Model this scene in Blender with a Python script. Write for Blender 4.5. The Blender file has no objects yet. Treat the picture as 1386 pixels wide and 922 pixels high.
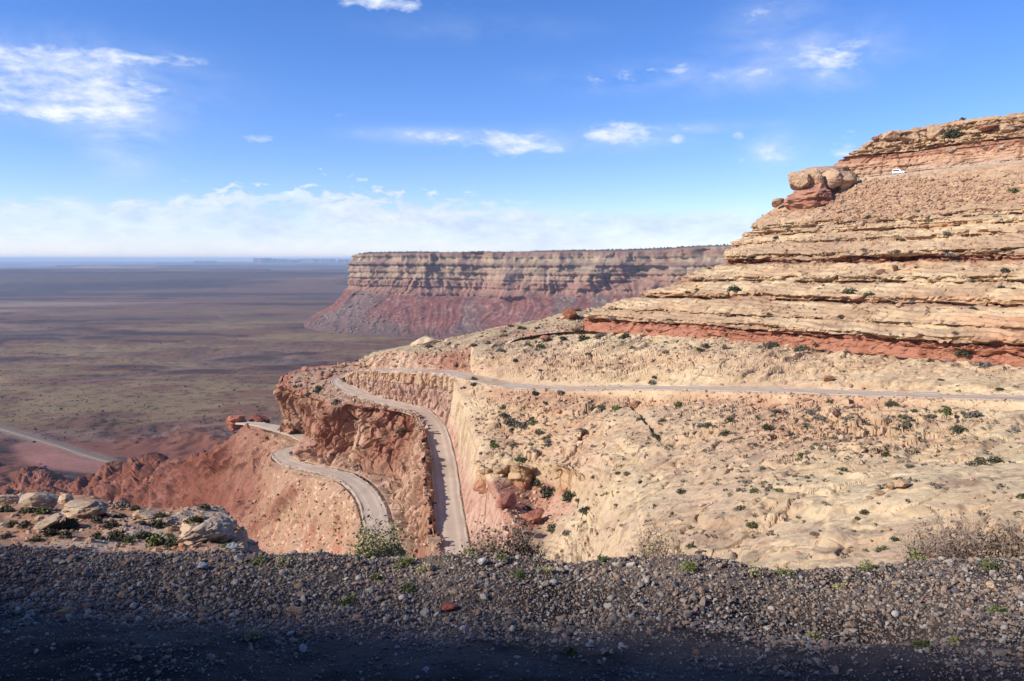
import bpy, math, random
import numpy as np
from mathutils import Vector
random.seed(7); rng = np.random.default_rng(11)
SC = bpy.context.scene; COL = SC.collection

# ------------------------------------------------------------------ camera
F_PX, W_PX, H_PX, HOR = 1062.0, 1386.0, 922.0, 351.0
PITCH = math.atan((H_PX/2-HOR)/F_PX)
cam = bpy.data.cameras.new('camera'); camo = bpy.data.objects.new('camera', cam); COL.objects.link(camo)
cam.sensor_fit = 'HORIZONTAL'; cam.sensor_width = 23.5; cam.lens = 23.5*F_PX/W_PX
cam.clip_start = 0.1; cam.clip_end = 200000
camo.location = (0, 0, 0); camo.rotation_euler = (math.pi/2-PITCH, 0, 0); SC.camera = camo
CP, SP = math.cos(PITCH), math.sin(PITCH)
def P(px, py, Y):                       # the place seen at a pixel, Y metres north of the camera
    a = (px-W_PX/2)/F_PX; b = -(py-H_PX/2)/F_PX
    d = np.array([a, CP+b*SP, -SP+b*CP])
    return d*(Y/d[1])
def XZ(px, Y, z):                       # a place under/over a picture column at a known height
    q = P(px, HOR, Y); return np.array([q[0], Y, z])
def proj(V):
    V = np.asarray(V); y = V[..., 1]*CP-V[..., 2]*SP; up = V[..., 1]*SP+V[..., 2]*CP
    return W_PX/2+F_PX*V[..., 0]/y, H_PX/2-F_PX*up/y, y

# ------------------------------------------------------------------ light
SUN_EL = math.radians(33); SH = np.array([-0.93, -0.37]); SH /= np.linalg.norm(SH)
sund = np.array([SH[0]*math.cos(SUN_EL), SH[1]*math.cos(SUN_EL), math.sin(SUN_EL)])
sl = bpy.data.lights.new('sun', 'SUN'); sl.energy = 5.0; sl.angle = math.radians(0.53); sl.color = (1.0, 0.95, 0.84)
so = bpy.data.objects.new('sun', sl); COL.objects.link(so)
so.rotation_euler = Vector(sund).to_track_quat('Z', 'Y').to_euler()
SC.view_settings.view_transform = 'Standard'; SC.view_settings.look = 'None'
SC.view_settings.exposure = 0.32; SC.view_settings.gamma = 1.0; SC.view_settings.use_curve_mapping = False

# ------------------------------------------------------------------ world with clouds
world = bpy.data.worlds.new('World'); SC.world = world; world.use_nodes = True
nt = world.node_tree; N = nt.nodes; L = nt.links; N.clear()
def nd(tree, typ, **kw):
    n = tree.nodes.new(typ)
    for k, v in kw.items(): setattr(n, k, v)
    return n
def M(op, a, b=None, c=None, clamp=False, tree=None):
    t = tree or nt
    n = nd(t, 'ShaderNodeMath', operation=op); n.use_clamp = clamp
    for i, v in enumerate((a, b, c)):
        if v is None: continue
        if isinstance(v, (int, float)): n.inputs[i].default_value = v
        else: t.links.new(v, n.inputs[i])
    return n.outputs[0]
sky = nd(nt, 'ShaderNodeTexSky', sky_type='NISHITA'); sky.sun_disc = False
sky.sun_elevation = SUN_EL; sky.sun_rotation = math.atan2(sund[0], sund[1]); sky.altitude = 1600
sky.air_density = 1.0; sky.dust_density = 0.35; sky.ozone_density = 3.0
tc = nd(nt, 'ShaderNodeTexCoord'); sx = nd(nt, 'ShaderNodeSeparateXYZ'); L.new(tc.outputs['Generated'], sx.inputs[0])
az = M('ARCTAN2', sx.outputs[0], sx.outputs[1]); el = M('ARCSINE', sx.outputs[2])
def ae(px, py):
    d = P(px, py, 1.0); return math.atan2(d[0], d[1]), math.atan2(d[2], math.hypot(d[0], d[1]))
cv = nd(nt, 'ShaderNodeCombineXYZ'); L.new(M('MULTIPLY', az, 1.0), cv.inputs[0]); L.new(M('MULTIPLY', el, 2.3), cv.inputs[1])
def noise(scale, det, rough, dist=0.0, off=0.0):
    n = nd(nt, 'ShaderNodeTexNoise', noise_dimensions='3D'); n.inputs['Scale'].default_value = scale
    n.inputs['Detail'].default_value = det; n.inputs['Roughness'].default_value = rough; n.inputs['Distortion'].default_value = dist
    m = nd(nt, 'ShaderNodeVectorMath', operation='ADD'); L.new(cv.outputs[0], m.inputs[0]); m.inputs[1].default_value = (off, off*.7, off*.3)
    L.new(m.outputs[0], n.inputs['Vector']); return n.outputs['Fac']
n1 = noise(9, 8, .62, .5); n2 = noise(34, 6, .6, .3, 3.1); n3 = noise(5, 6, .65, 1.2, 8.0)
nn = M('ADD', M('MULTIPLY', n1, .6), M('MULTIPLY', n2, .4))
blobs = [(50,88,130,26,1.25),(160,78,95,11,1.1),(20,112,100,28,1.05),(140,112,90,22,1.08),(30,146,105,12,1.05),(165,140,60,26,.72),(190,82,62,9,.7),(110,85,90,22,.6),(352,186,26,10,1.1),(270,138,12,5,.5),(308,124,9,4,.5),
 (520,3,60,13,1.05),(690,195,80,17,1.1),(825,182,52,15,1.1),(590,183,75,11,.75),(560,187,50,4,.6),(890,95,48,8,.85),(850,105,95,10,.6),(1120,75,80,30,.66),
 (1035,20,45,16,.6),(1075,60,50,18,.55),(1000,103,75,20,.6),(690,32,30,8,.75),(960,170,48,7,.8),(1000,180,13,11,.95),(920,188,14,7,.85),(1145,197,19,20,1.0),
 (1045,200,24,20,.66),(1003,214,8,9,.75),(450,155,25,6,.42),(545,158,30,8,.45),(625,14,20,6,.5),(1180,75,30,12,.45),(1110,100,30,14,.5)]
mask = None
for (px, py, rx, ry, am) in blobs:
    a0, e0 = ae(px, py); sxr = rx/F_PX; syr = ry/F_PX
    dx = M('DIVIDE', M('SUBTRACT', az, a0), sxr); dy = M('DIVIDE', M('SUBTRACT', el, e0), syr)
    r2 = M('ADD', M('MULTIPLY', dx, dx), M('MULTIPLY', dy, dy))
    g = M('MULTIPLY', M('POWER', 2.718, M('MULTIPLY', r2, -0.9)), am)
    mask = g if mask is None else M('MAXIMUM', mask, g)
dens = M('MULTIPLY', M('ADD', M('SUBTRACT', mask, .62), M('MULTIPLY', M('SUBTRACT', nn, .5), 4.2)), 1.25, clamp=True)
dens = M('MULTIPLY', dens, M('MULTIPLY', mask, 1.7, clamp=True), clamp=True)
# low bank of cloud along the horizon
_, eT = ae(400, 279); _, eB = ae(400, 340)
cumulus = M('MULTIPLY', M('SUBTRACT', n2, .38), M('MULTIPLY', M('POWER', 2.718, M('MULTIPLY', M('POWER', M('DIVIDE', M('SUBTRACT', az, ae(440,270)[0]), .22), 2.0), -1.0)), .16))
top = M('ADD', M('ADD', eT, cumulus), M('MULTIPLY', M('SUBTRACT', n1, .5), .04))
bank = M('MULTIPLY', M('SUBTRACT', top, el), 70.0, clamp=True)
belly = M('MULTIPLY', M('SUBTRACT', el, eB), 28.0, clamp=True)       # thinner towards the horizon
streak = M('MULTIPLY', M('SUBTRACT', n3, .33), 2.8, clamp=True)
bankd = M('MULTIPLY', bank, M('ADD', .26, M('MULTIPLY', M('MULTIPLY', belly, streak), .80)), clamp=True)
dens = M('MAXIMUM', dens, bankd)
veil = None                                  # thin high cloud and falling virga
for (px, py, rx, ry, am) in [(172,178,46,46,.85),(140,140,60,40,.7),(95,112,125,42,.6),(1100,72,95,34,.42),(1045,30,60,22,.36),(1120,102,50,18,.42),(870,104,110,16,.42),(1000,106,75,20,.42),(595,184,85,9,.6),(780,190,120,14,.45),(1050,202,34,20,.5),(745,318,70,26,.55),(650,40,120,14,.16),(960,172,70,7,.5)]:
    a0, e0 = ae(px, py); dx = M('DIVIDE', M('SUBTRACT', az, a0), rx/F_PX); dy = M('DIVIDE', M('SUBTRACT', el, e0), ry/F_PX)
    g = M('MULTIPLY', M('POWER', 2.718, M('MULTIPLY', M('ADD', M('MULTIPLY', dx, dx), M('MULTIPLY', dy, dy)), -1.0)), am); veil = g if veil is None else M('MAXIMUM', veil, g)
veil = M('MULTIPLY', veil, M('MULTIPLY', M('SUBTRACT', M('ADD', M('MULTIPLY', n3, .6), M('MULTIPLY', n1, .4)), .36), 4.2, clamp=True))
dens = M('SUBTRACT', 1.0, M('MULTIPLY', M('SUBTRACT', 1.0, dens), M('SUBTRACT', 1.0, veil)), clamp=True)
ccol = nd(nt, 'ShaderNodeMixRGB'); L.new(M('MULTIPLY', M('SUBTRACT', nn, .36), 3.6, clamp=True), ccol.inputs[0])
ccol.inputs[1].default_value = (3.7, 4.7, 6.9, 1); ccol.inputs[2].default_value = (6.9, 7.2, 7.9, 1)
hs = nd(nt, 'ShaderNodeHueSaturation'); hs.inputs['Saturation'].default_value = 1.22; hs.inputs['Value'].default_value = 1.20
tint = nd(nt, 'ShaderNodeMixRGB', blend_type='MULTIPLY'); tint.inputs[0].default_value = 1; tint.inputs[2].default_value = (1.03, .95, 1.12, 1)
L.new(sky.outputs[0], tint.inputs[1]); L.new(tint.outputs[0], hs.inputs['Color'])
mx = nd(nt, 'ShaderNodeMixRGB'); L.new(dens, mx.inputs[0]); L.new(hs.outputs[0], mx.inputs[1]); L.new(ccol.outputs[0], mx.inputs[2])
bg = nd(nt, 'ShaderNodeBackground'); bg.inputs['Strength'].default_value = 0.115; L.new(mx.outputs[0], bg.inputs['Color'])
wo = nd(nt, 'ShaderNodeOutputWorld'); L.new(bg.outputs[0], wo.inputs['Surface'])

# ------------------------------------------------------------------ numeric noise
def _h(ix, iy, iz, s):
    x = (ix.astype(np.int64)*374761393+iy.astype(np.int64)*668265263+iz.astype(np.int64)*2147483647+s*1442695041) & 0xFFFFFFFF
    x = ((x ^ (x >> 13))*1274126177) & 0xFFFFFFFF
    x = ((x ^ (x >> 16))*2246822519) & 0xFFFFFFFF
    return ((x ^ (x >> 15)) & 0xFFFFFF).astype(np.float32)/float(0xFFFFFF)
def vn(p, s=0):
    f = np.floor(p); i = f.astype(np.int64); t = (p-f).astype(np.float32); t = t*t*(3-2*t)
    x, y, z = i[..., 0], i[..., 1], i[..., 2]; tx, ty, tz = t[..., 0], t[..., 1], t[..., 2]
    def lx(dy, dz):
        a = _h(x, y+dy, z+dz, s); b = _h(x+1, y+dy, z+dz, s); return a+(b-a)*tx
    a = lx(0, 0); b = lx(1, 0); c = lx(0, 1); d = lx(1, 1)
    e = a+(b-a)*ty; f2 = c+(d-c)*ty
    return (e+(f2-e)*tz)*2-1
def fbm(p, sc, octv=4, s=0, gain=.5, lac=2.03):
    q = p*(1.0/np.asarray(sc, dtype=float)); a = 1.0; o = 0; tot = 0
    for k in range(octv):
        o = o+a*vn(q+k*17.3, s+k); tot += a; a *= gain; q = q*lac
    return o/tot
def worley(p, sc, s=0):
    q = p*(1.0/np.asarray(sc, dtype=float)); b = np.floor(q).astype(np.int64); fr = q-b
    F1 = np.full(q.shape[:-1], 9.0); F2 = F1.copy(); ID = np.zeros_like(F1)
    for dx in (-1, 0, 1):
        for dy in (-1, 0, 1):
            for dz in (-1, 0, 1):
                cx, cy, cz = b[..., 0]+dx, b[..., 1]+dy, b[..., 2]+dz
                a1 = _h(cx, cy, cz, s); a2 = _h(cx, cy, cz, s+5); a3 = _h(cx, cy, cz, s+9)
                d = (dx+a1-fr[..., 0])**2+(dy+a2-fr[..., 1])**2+(dz+a3-fr[..., 2])**2
                m = d < F1; F2 = np.where(m, F1, np.minimum(F2, d)); F1 = np.where(m, d, F1); ID = np.where(m, (a1+a2*3+a3*7) % 1.0, ID)
    return np.sqrt(F1), np.sqrt(F2), ID
def ss(a, b, x):
    t = np.clip((x-a)/(b-a), 0, 1); return t*t*(3-2*t)
def mix(a, b, m):
    m = np.asarray(m)[..., None]; return a*(1-m)+b*m
def C3(*c): return np.array(c, dtype=float)

# ------------------------------------------------------------------ lofts
def pchip(T, Y, t):                      # monotone cubic along axis 0
    h = np.diff(T); hs_ = h.reshape((-1,)+(1,)*(Y.ndim-1)); d = np.diff(Y, axis=0)/hs_
    m = np.zeros_like(Y); m[0] = d[0]; m[-1] = d[-1]
    if len(T) > 2:
        a, b = d[:-1], d[1:]; w1 = 2*hs_[1:]+hs_[:-1]; w2 = hs_[1:]+2*hs_[:-1]
        with np.errstate(divide='ignore', invalid='ignore'):
            mm = (w1+w2)/(w1/a+w2/b)
        m[1:-1] = np.where(a*b > 0, mm, 0)
    k = np.clip(np.searchsorted(T, t)-1, 0, len(T)-2); u = ((t-T[k])/h[k]).reshape((-1,)+(1,)*(Y.ndim-1)); H = h[k].reshape((-1,)+(1,)*(Y.ndim-1))
    return ((1+2*u)*(1-u)**2*Y[k]+u*(1-u)**2*H*m[k]+u*u*(3-2*u)*Y[k+1]+u*u*(u-1)*H*m[k+1])
def catm(T, Y, t):                       # cubic with central tangents
    h = np.diff(T); hs_ = h.reshape((-1,)+(1,)*(Y.ndim-1)); d = np.diff(Y, axis=0)/hs_
    m = np.zeros_like(Y); m[0] = d[0]; m[-1] = d[-1]
    m[1:-1] = (d[:-1]*hs_[1:]+d[1:]*hs_[:-1])/(hs_[1:]+hs_[:-1])
    k = np.clip(np.searchsorted(T, t)-1, 0, len(T)-2); u = ((t-T[k])/h[k]).reshape((-1,)+(1,)*(Y.ndim-1)); H = h[k].reshape((-1,)+(1,)*(Y.ndim-1))
    return ((1+2*u)*(1-u)**2*Y[k]+u*(1-u)**2*H*m[k]+u*u*(3-2*u)*Y[k+1]+u*u*(u-1)*H*m[k+1])
def screenlen(A, axis):
    px, py, dp = proj(A); dp = np.maximum(dp, 1); d = np.linalg.norm(np.diff(A, axis=axis), axis=-1)
    dm = np.take(dp, range(A.shape[axis]-1), axis=axis)
    return (d/dm*F_PX).max(axis=1-axis)
def samples(T, wts, n):
    w = np.maximum(wts, wts.max()*.03); c = np.concatenate([[0], np.cumsum(w)]); c /= c[-1]
    return np.interp(np.linspace(0, 1, n), c, T)
def loft(rows, nu, nv, smooth_v=False):
    A = np.array([[np.asarray(p, float) for p in r] for r in rows])   # R,C,3
    cu = np.linalg.norm(np.diff(A, axis=1), axis=-1).mean(0)**.5; Tu = np.concatenate([[0], np.cumsum(cu)])
    tu = samples(Tu, screenlen(A, 1), nu)
    B = pchip(Tu, A.transpose(1, 0, 2), tu).transpose(1, 0, 2)         # R,nu,3
    Tv = np.arange(len(rows), dtype=float); tv = samples(Tv, screenlen(A, 0), nv)
    if smooth_v: G = pchip(Tv, B, tv)
    else:
        k = np.clip(tv.astype(int), 0, len(rows)-2); f = (tv-k)[:, None, None]; G = B[k]*(1-f)+B[k+1]*f
    return G, tv, tu
def normals(G):
    du = np.gradient(G, axis=1); dv = np.gradient(G, axis=0); n = np.cross(du, dv); n /= np.maximum(np.linalg.norm(n, axis=-1, keepdims=True), 1e-9)
    return n
def faces_cam(n, G):                     # orient normals towards the viewer's side on average
    s = np.sign(-(n*G).sum(-1).mean()); return n*(s if s else 1)
GR = {}
def blur(A, k):
    for ax in (0, 1):
        for _ in range(k):
            Pd = np.pad(A, [(1, 1) if i == ax else (0, 0) for i in range(A.ndim)], mode='edge')
            sl0 = [slice(None)]*A.ndim; sl1 = list(sl0); sl2 = list(sl0)
            sl0[ax] = slice(0, -2); sl1[ax] = slice(1, -1); sl2[ax] = slice(2, None)
            A = (Pd[tuple(sl0)]+2*Pd[tuple(sl1)]+Pd[tuple(sl2)])/4
    return A
def tag(o, label=None, cat=None, group=None, kind=None):
    if label: o['label'] = label
    if cat: o['category'] = cat
    if group: o['group'] = group
    if kind: o['kind'] = kind
    return o
def mesh_np(name, V, faces, col=None, mat=None, smooth=True, parent=None, link=True):
    me = bpy.data.meshes.new(name); V = np.ascontiguousarray(V, dtype=np.float32); faces = np.ascontiguousarray(faces, dtype=np.int32)
    k = faces.shape[1]; me.vertices.add(len(V)); me.vertices.foreach_set('co', V.ravel())
    me.loops.add(faces.size); me.loops.foreach_set('vertex_index', faces.ravel())
    me.polygons.add(len(faces)); me.polygons.foreach_set('loop_start', np.arange(0, faces.size, k, dtype=np.int32))
    me.polygons.foreach_set('loop_total', np.full(len(faces), k, dtype=np.int32))
    me.polygons.foreach_set('use_smooth', np.full(len(faces), smooth, dtype=bool))
    if col is not None:
        at = me.color_attributes.new('Col', 'FLOAT_COLOR', 'POINT'); c = np.ones((len(V), 4), dtype=np.float32); c[:, :3] = col
        at.data.foreach_set('color', c.ravel())
    me.update(); me.validate()
    if mat: me.materials.append(mat)
    if not link: return me
    o = bpy.data.objects.new(name, me); COL.objects.link(o)
    if parent: o.parent = parent
    return o
def grid_mesh(name, G, col, mat, smooth=True):
    nv, nu = G.shape[:2]; i = np.arange(nv*nu).reshape(nv, nu)
    f = np.stack([i[:-1, :-1], i[:-1, 1:], i[1:, 1:], i[1:, :-1]], -1).reshape(-1, 4)
    if mat is MR: col = col*C3(1.0, 1.0, .955); smooth = False
    n = normals(G); s = (-(n*G).sum(-1)).mean()
    if s < 0: f = f[:, ::-1]
    px, py, dp = proj(G); GR[name] = (G.reshape(-1, 3), px.ravel(), py.ravel(), dp.ravel(), (n*(1 if s > 0 else -1)).reshape(-1, 3))
    o = mesh_np(name, G.reshape(-1, 3), f, col.reshape(-1, 3), mat, smooth); o['kind'] = 'structure'; return o

# ------------------------------------------------------------------ materials
def rock_mat(name, s1, s2, bump=.5, bdist=.3, var=.35, rough=.9, stretch=(1, 1, 1)):
    m = bpy.data.materials.new(name); m.use_nodes = True; t = m.node_tree; b = t.nodes['Principled BSDF']
    b.inputs['Roughness'].default_value = rough; b.inputs['Specular IOR Level'].default_value = .15
    at = nd(t, 'ShaderNodeAttribute', attribute_name='Col'); g = nd(t, 'ShaderNodeNewGeometry')
    mp = nd(t, 'ShaderNodeMapping'); mp.inputs['Scale'].default_value = stretch; t.links.new(g.outputs['Position'], mp.inputs['Vector'])
    na = nd(t, 'ShaderNodeTexNoise'); na.inputs['Scale'].default_value = s1; na.inputs['Detail'].default_value = 8; na.inputs['Roughness'].default_value = .68
    nb = nd(t, 'ShaderNodeTexNoise'); nb.inputs['Scale'].default_value = s2; nb.inputs['Detail'].default_value = 5; nb.inputs['Roughness'].default_value = .6
    for x in (na, nb): t.links.new(mp.outputs[0], x.inputs['Vector'])
    s = M('ADD', M('MULTIPLY', na.outputs['Fac'], .6, tree=t), M('MULTIPLY', nb.outputs['Fac'], .4, tree=t), tree=t)
    f = M('ADD', M('MULTIPLY', M('SUBTRACT', s, .5, tree=t), var*4, tree=t), 1.0, tree=t)
    vm = nd(t, 'ShaderNodeVectorMath', operation='SCALE'); t.links.new(at.outputs['Color'], vm.inputs[0]); t.links.new(f, vm.inputs['Scale'])
    t.links.new(vm.outputs[0], b.inputs['Base Color'])
    bp = nd(t, 'ShaderNodeBump'); bp.inputs['Strength'].default_value = bump; bp.inputs['Distance'].default_value = bdist
    t.links.new(s, bp.inputs['Height']); t.links.new(bp.outputs[0], b.inputs['Normal'])
    return m
def flat_mat(name, c, rough=.6, metal=0, var=.2, scale=8, emit=None):
    m = bpy.data.materials.new(name); m.use_nodes = True; t = m.node_tree; b = t.nodes['Principled BSDF']
    b.inputs['Roughness'].default_value = rough; b.inputs['Metallic'].default_value = metal
    tcn = nd(t, 'ShaderNodeTexCoord'); no = nd(t, 'ShaderNodeTexNoise'); no.inputs['Scale'].default_value = scale; no.inputs['Detail'].default_value = 5
    t.links.new(tcn.outputs['Object'], no.inputs['Vector']); mr = nd(t, 'ShaderNodeMixRGB'); t.links.new(no.outputs['Fac'], mr.inputs[0])
    mr.inputs[1].default_value = tuple(x*(1-var) for x in c)+(1,); mr.inputs[2].default_value = tuple(min(1, x*(1+var)) for x in c)+(1,)
    t.links.new(mr.outputs[0], b.inputs['Base Color']); return m
MR = rock_mat('sandstone', .35, 2.2, .6, .5, .30)
MR_FAR = rock_mat('far_rock', .012, .07, .5, 12, .35)
MR_VAL = rock_mat('desert_plain', .009, .13, .6, 5, .42)
MR_NEAR = rock_mat('near_rock', 2.5, 14, .6, .05, .35)
MR_GRAV = rock_mat('gravel_soil', 14, 70, .8, .02, .4)
MR_ROAD = rock_mat('packed_gravel_road', .25, 2.5, .2, .05, .13)
CREAM, TAN, RED, PINK, DARKR = C3(.50,.37,.235), C3(.41,.27,.17), C3(.30,.13,.085), C3(.45,.265,.19), C3(.17,.07,.05)
ORANGE = C3(.46,.23,.12); SOIL = C3(.36,.22,.14)

# ------------------------------------------------------------------ roads (plan lines first, terrain is cut to them)
R1C = np.array([P(*q) for q in [(1750,565,92),(1550,550,108),(1386,541,125),(1250,537,141),(1100,531,160),(970,527,178),(850,526,198),(740,526,214),
 (680,521,226),(640,512,241),(610,505,256),(570,502,272),(530,501,288),(500,501,303),(478,506,313),(463,513,316),(462,520,310),(478,530,298),
 (510,541,284),(545,550,270),(572,560,258),(588,580,243),(597,610,226),(602,645,207),(606,685,188),(611,722,172),(618,770,155),(625,820,140)]])
R2C = np.array([P(*q) for q in [(540,800,172),(520,745,190),(510,710,206),(504,685,220),(490,662,236),(466,645,252),(436,637,268),(408,631,284),
 (388,623,300),(380,614,315),(397,607,330),(418,600,346),(408,591,362),(386,583,377),(360,576,392),(342,573,410),(325,572,440)]])
def road_at(RC, t, off=0, dz=0):
    T = np.arange(len(RC), dtype=float); t = np.atleast_1d(np.asarray(t, float))
    p = catm(T, RC, t); q = catm(T, RC, np.clip(t+.05, 0, len(RC)-1)); q0 = catm(T, RC, np.clip(t-.05, 0, len(RC)-1))
    d = (q-q0)[:, :2]; d /= np.linalg.norm(d, axis=1, keepdims=True); n = np.stack([-d[:, 1], d[:, 0]], 1)
    r = p.copy(); r[:, :2] += n*np.asarray(off).reshape(-1, 1) if np.ndim(off) else n*off; r[:, 2] += dz
    return r if len(r) > 1 else r[0]
def R1(t, off=0, dz=0): return road_at(R1C, t, off, dz)
def R2(t, off=0, dz=0): return road_at(R2C, t, off, dz)
def build_road(name, RC, hw, n, dz=.12):
    t = np.linspace(0, len(RC)-1.001, n); offs = np.linspace(-hw, hw, 25)
    wd = 1+.09*fbm(np.stack([t*3, 0*t, 0*t], -1), 1.0, 3, 12); G = np.stack([road_at(RC, t, o*wd, 0) for o in offs])
    w = fbm(G, 6, 3, 5); edge = np.abs(offs)/hw
    G[:, :, 2] += dz+.10*w+(np.exp(-((edge-.93)/.06)**2)*.42)[:, None]*ss(-.5, .5, fbm(G, 2.2, 3, 8))
    wv = .5*fbm(np.stack([G[..., 0], G[..., 1], 0*w], -1), 25, 2, 9); ao = np.abs(offs[:, None]+wv); tr = (np.exp(-((ao-1.5)/.45)**2))*.20-(np.exp(-((ao-2.7)/.4)**2))*.10           # wheel tracks worn paler
    c = np.ones(G.shape)*C3(.45,.345,.262); c = c*(1+tr)[..., None]*(1+.10*fbm(G, (2.5, 2.5, 2.5), 3, 4))[..., None]
    c = mix(c, C3(.33,.24,.18), ss(.0, .4, fbm(G, (9, 9, 9), 4, 6))*.45); c = mix(c, C3(.30,.21,.15)*np.ones(3), ss(.84, .98, edge)[:, None]*np.ones(G.shape[:2])*.45)
    # skirt
    G = np.concatenate([G[:1]-[0, 0, .9], G, G[-1:]-[0, 0, .9]]); c = np.concatenate([c[:1], c, c[-1:]])
    return grid_mesh(name, G, c, MR_ROAD)

# ------------------------------------------------------------------ valley floor
Zf = -290.0
VR = [XZ(px, Y, Zf+1.5) for px, Y in [(px, 291*F_PX/(py-HOR)) for px, py in [(-160,548),(-80,566),(0,588),(35,599),(70,610),(105,622),(140,632),(180,638),(230,642)]]]
VR = np.array(VR)
def dist_poly(X, Y, pts):
    d = np.full(X.shape, 1e9)
    for a, b in zip(pts[:-1], pts[1:]):
        ab = b[:2]-a[:2]; t = np.clip(((X-a[0])*ab[0]+(Y-a[1])*ab[1])/(ab@ab), 0, 1)
        d = np.minimum(d, np.hypot(X-a[0]-t*ab[0], Y-a[1]-t*ab[1]))
    return d
def valley():
    Ys = np.concatenate([np.linspace(-300, 420, 10), np.geomspace(430, 2200, 520)[:-1], np.geomspace(2200, 62000, 330)]); us = np.linspace(-1, 1, 760)
    YY, UU = np.meshgrid(Ys, us, indexing='ij'); XX = UU*(np.abs(YY)*.95+500); XX[0:10] = UU[0:10]*900
    p = np.stack([XX, YY, np.zeros_like(XX)], -1)
    near = 1-ss(1500, 2600, YY); q = p.copy()
    z = 8*fbm(p, 900, 5, 21)+5*fbm(p, 160, 4, 22)*(1-ss(3000, 9000, YY))
    rid = 1-np.abs(fbm(p, 210, 5, 31)); left = near*(1-ss(-320, -120, XX))
    rz = ss(.66, .72, rid)*7+ss(.84, .88, rid)*8+(1-np.abs(fbm(p, 60, 5, 33, .6))*2.4)*9+4*fbm(p, 14, 4, 34)
    dr = dist_poly(XX, YY, VR); keep = ss(35, 130, dr)
    redm = left*(1-ss(1150, 1500, YY+80*fbm(p, 150, 2, 3)))
    z = z*ss(12, 60, dr)+rz*keep*redm
    # dry washes
    wash = np.exp(-(fbm(p, (1100, 500, 1), 4, 41)/.035)**2)*(1-ss(3500, 6000, YY)); z -= 6*wash*keep
    # low far benches
    mm = fbm(p, (9000, 2600, 1), 4, 51); far = ss(7000, 8500, YY)
    z += far*(ss(.02, .06, mm)*65+ss(.20, .24, mm)*70)
    G = np.stack([XX, YY, Zf+z], -1)
    # pigment: purple-brown scrub, olive grass flats, red soil
    a = fbm(p, (700, 420, 1), 6, 61, .55); b = fbm(p, (260, 110, 1), 5, 62, .6); c_ = fbm(p, (1500, 500, 1), 5, 63)
    brown, olive, redc, darkc = C3(.145,.074,.044), C3(.205,.135,.066), C3(.185,.070,.044), C3(.032,.020,.018)
    c = np.ones(G.shape)*brown
    band = ss(1000, 1500, YY)*(1-ss(3200, 5200, YY))
    c = mix(c, olive, ss(-.02, .12, a+.45*b)*band*.95)
    c = mix(c, redc*.75, ss(-.02, .28, b-.3*a)*(1-ss(3000, 5500, YY))*.75)
    c = mix(c, darkc, ss(.06, .26, -a+.7*b)*(1-ss(9000, 15000, YY))*.75)
    c = mix(c, redc*.9, np.clip(redm*1.1*ss(-.5, .2, b+.3), 0, 1)); c = mix(c, C3(.035,.02,.022), redm*ss(.02, .14, fbm(p, (190, 120, 1), 5, 66, .55))*.85)  # near-black patches paint the shading of the badland slopes
    c = mix(c, C3(.26,.18,.13), wash*.35)
    c = mix(c, C3(.13,.075,.066), ss(5000, 9000, YY)*.4); c = mix(c, C3(.27,.18,.12), ss(.02, .22, fbm(p, (5000, 900, 1), 4, 64))*ss(3000, 5000, YY)*.8); c = mix(c, C3(.035,.022,.03), ss(.04, .18, -fbm(p, (6000, 800, 1), 4, 65))*ss(3000, 5000, YY)*.7)
    speck = worley(p, (26, 26, 1), 71)[0]; c = c*(1-.45*(speck < .34)*(1-ss(1800, 4500, YY)))[..., None]
    c = mix(c, C3(.27,.20,.15), np.exp(-(dr/14)**2)*.8)
    # beaten red pull-out beside the valley road
    pull = [XZ(px, 291*F_PX/(py-HOR), Zf) for px, py in [(28, 606), (40, 622), (75, 634), (140, 641)]]
    dp_ = dist_poly(XX, YY, pull); c = mix(c, C3(.30,.135,.10), (1-ss(18, 38, dp_))*.8)
    G[..., 2] = G[..., 2]*ss(20, 80, dp_)+(Zf)*(1-ss(20, 80, dp_))
    grid_mesh('valley_floor', G, c, MR_VAL)
    # road over it
    T = np.concatenate([[0], np.cumsum(np.linalg.norm(np.diff(VR, axis=0), axis=1))]); t = np.linspace(0, T[-1], 220); c_l = catm(T, VR, t)
    d = np.gradient(c_l, axis=0)[:, :2]; d /= np.linalg.norm(d, axis=1, keepdims=True); n = np.stack([-d[:, 1], d[:, 0], 0*d[:, 0]], 1)
    G = np.stack([c_l+n*o for o in np.linspace(-4.8, 4.8, 7)]); G[..., 2] += .7; G = np.concatenate([G[:1]-[0, 0, 4], G, G[-1:]-[0, 0, 4]])
    grid_mesh('valley_road', G, np.ones(G.shape)*C3(.17,.13,.105), MR_ROAD)
valley()

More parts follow.
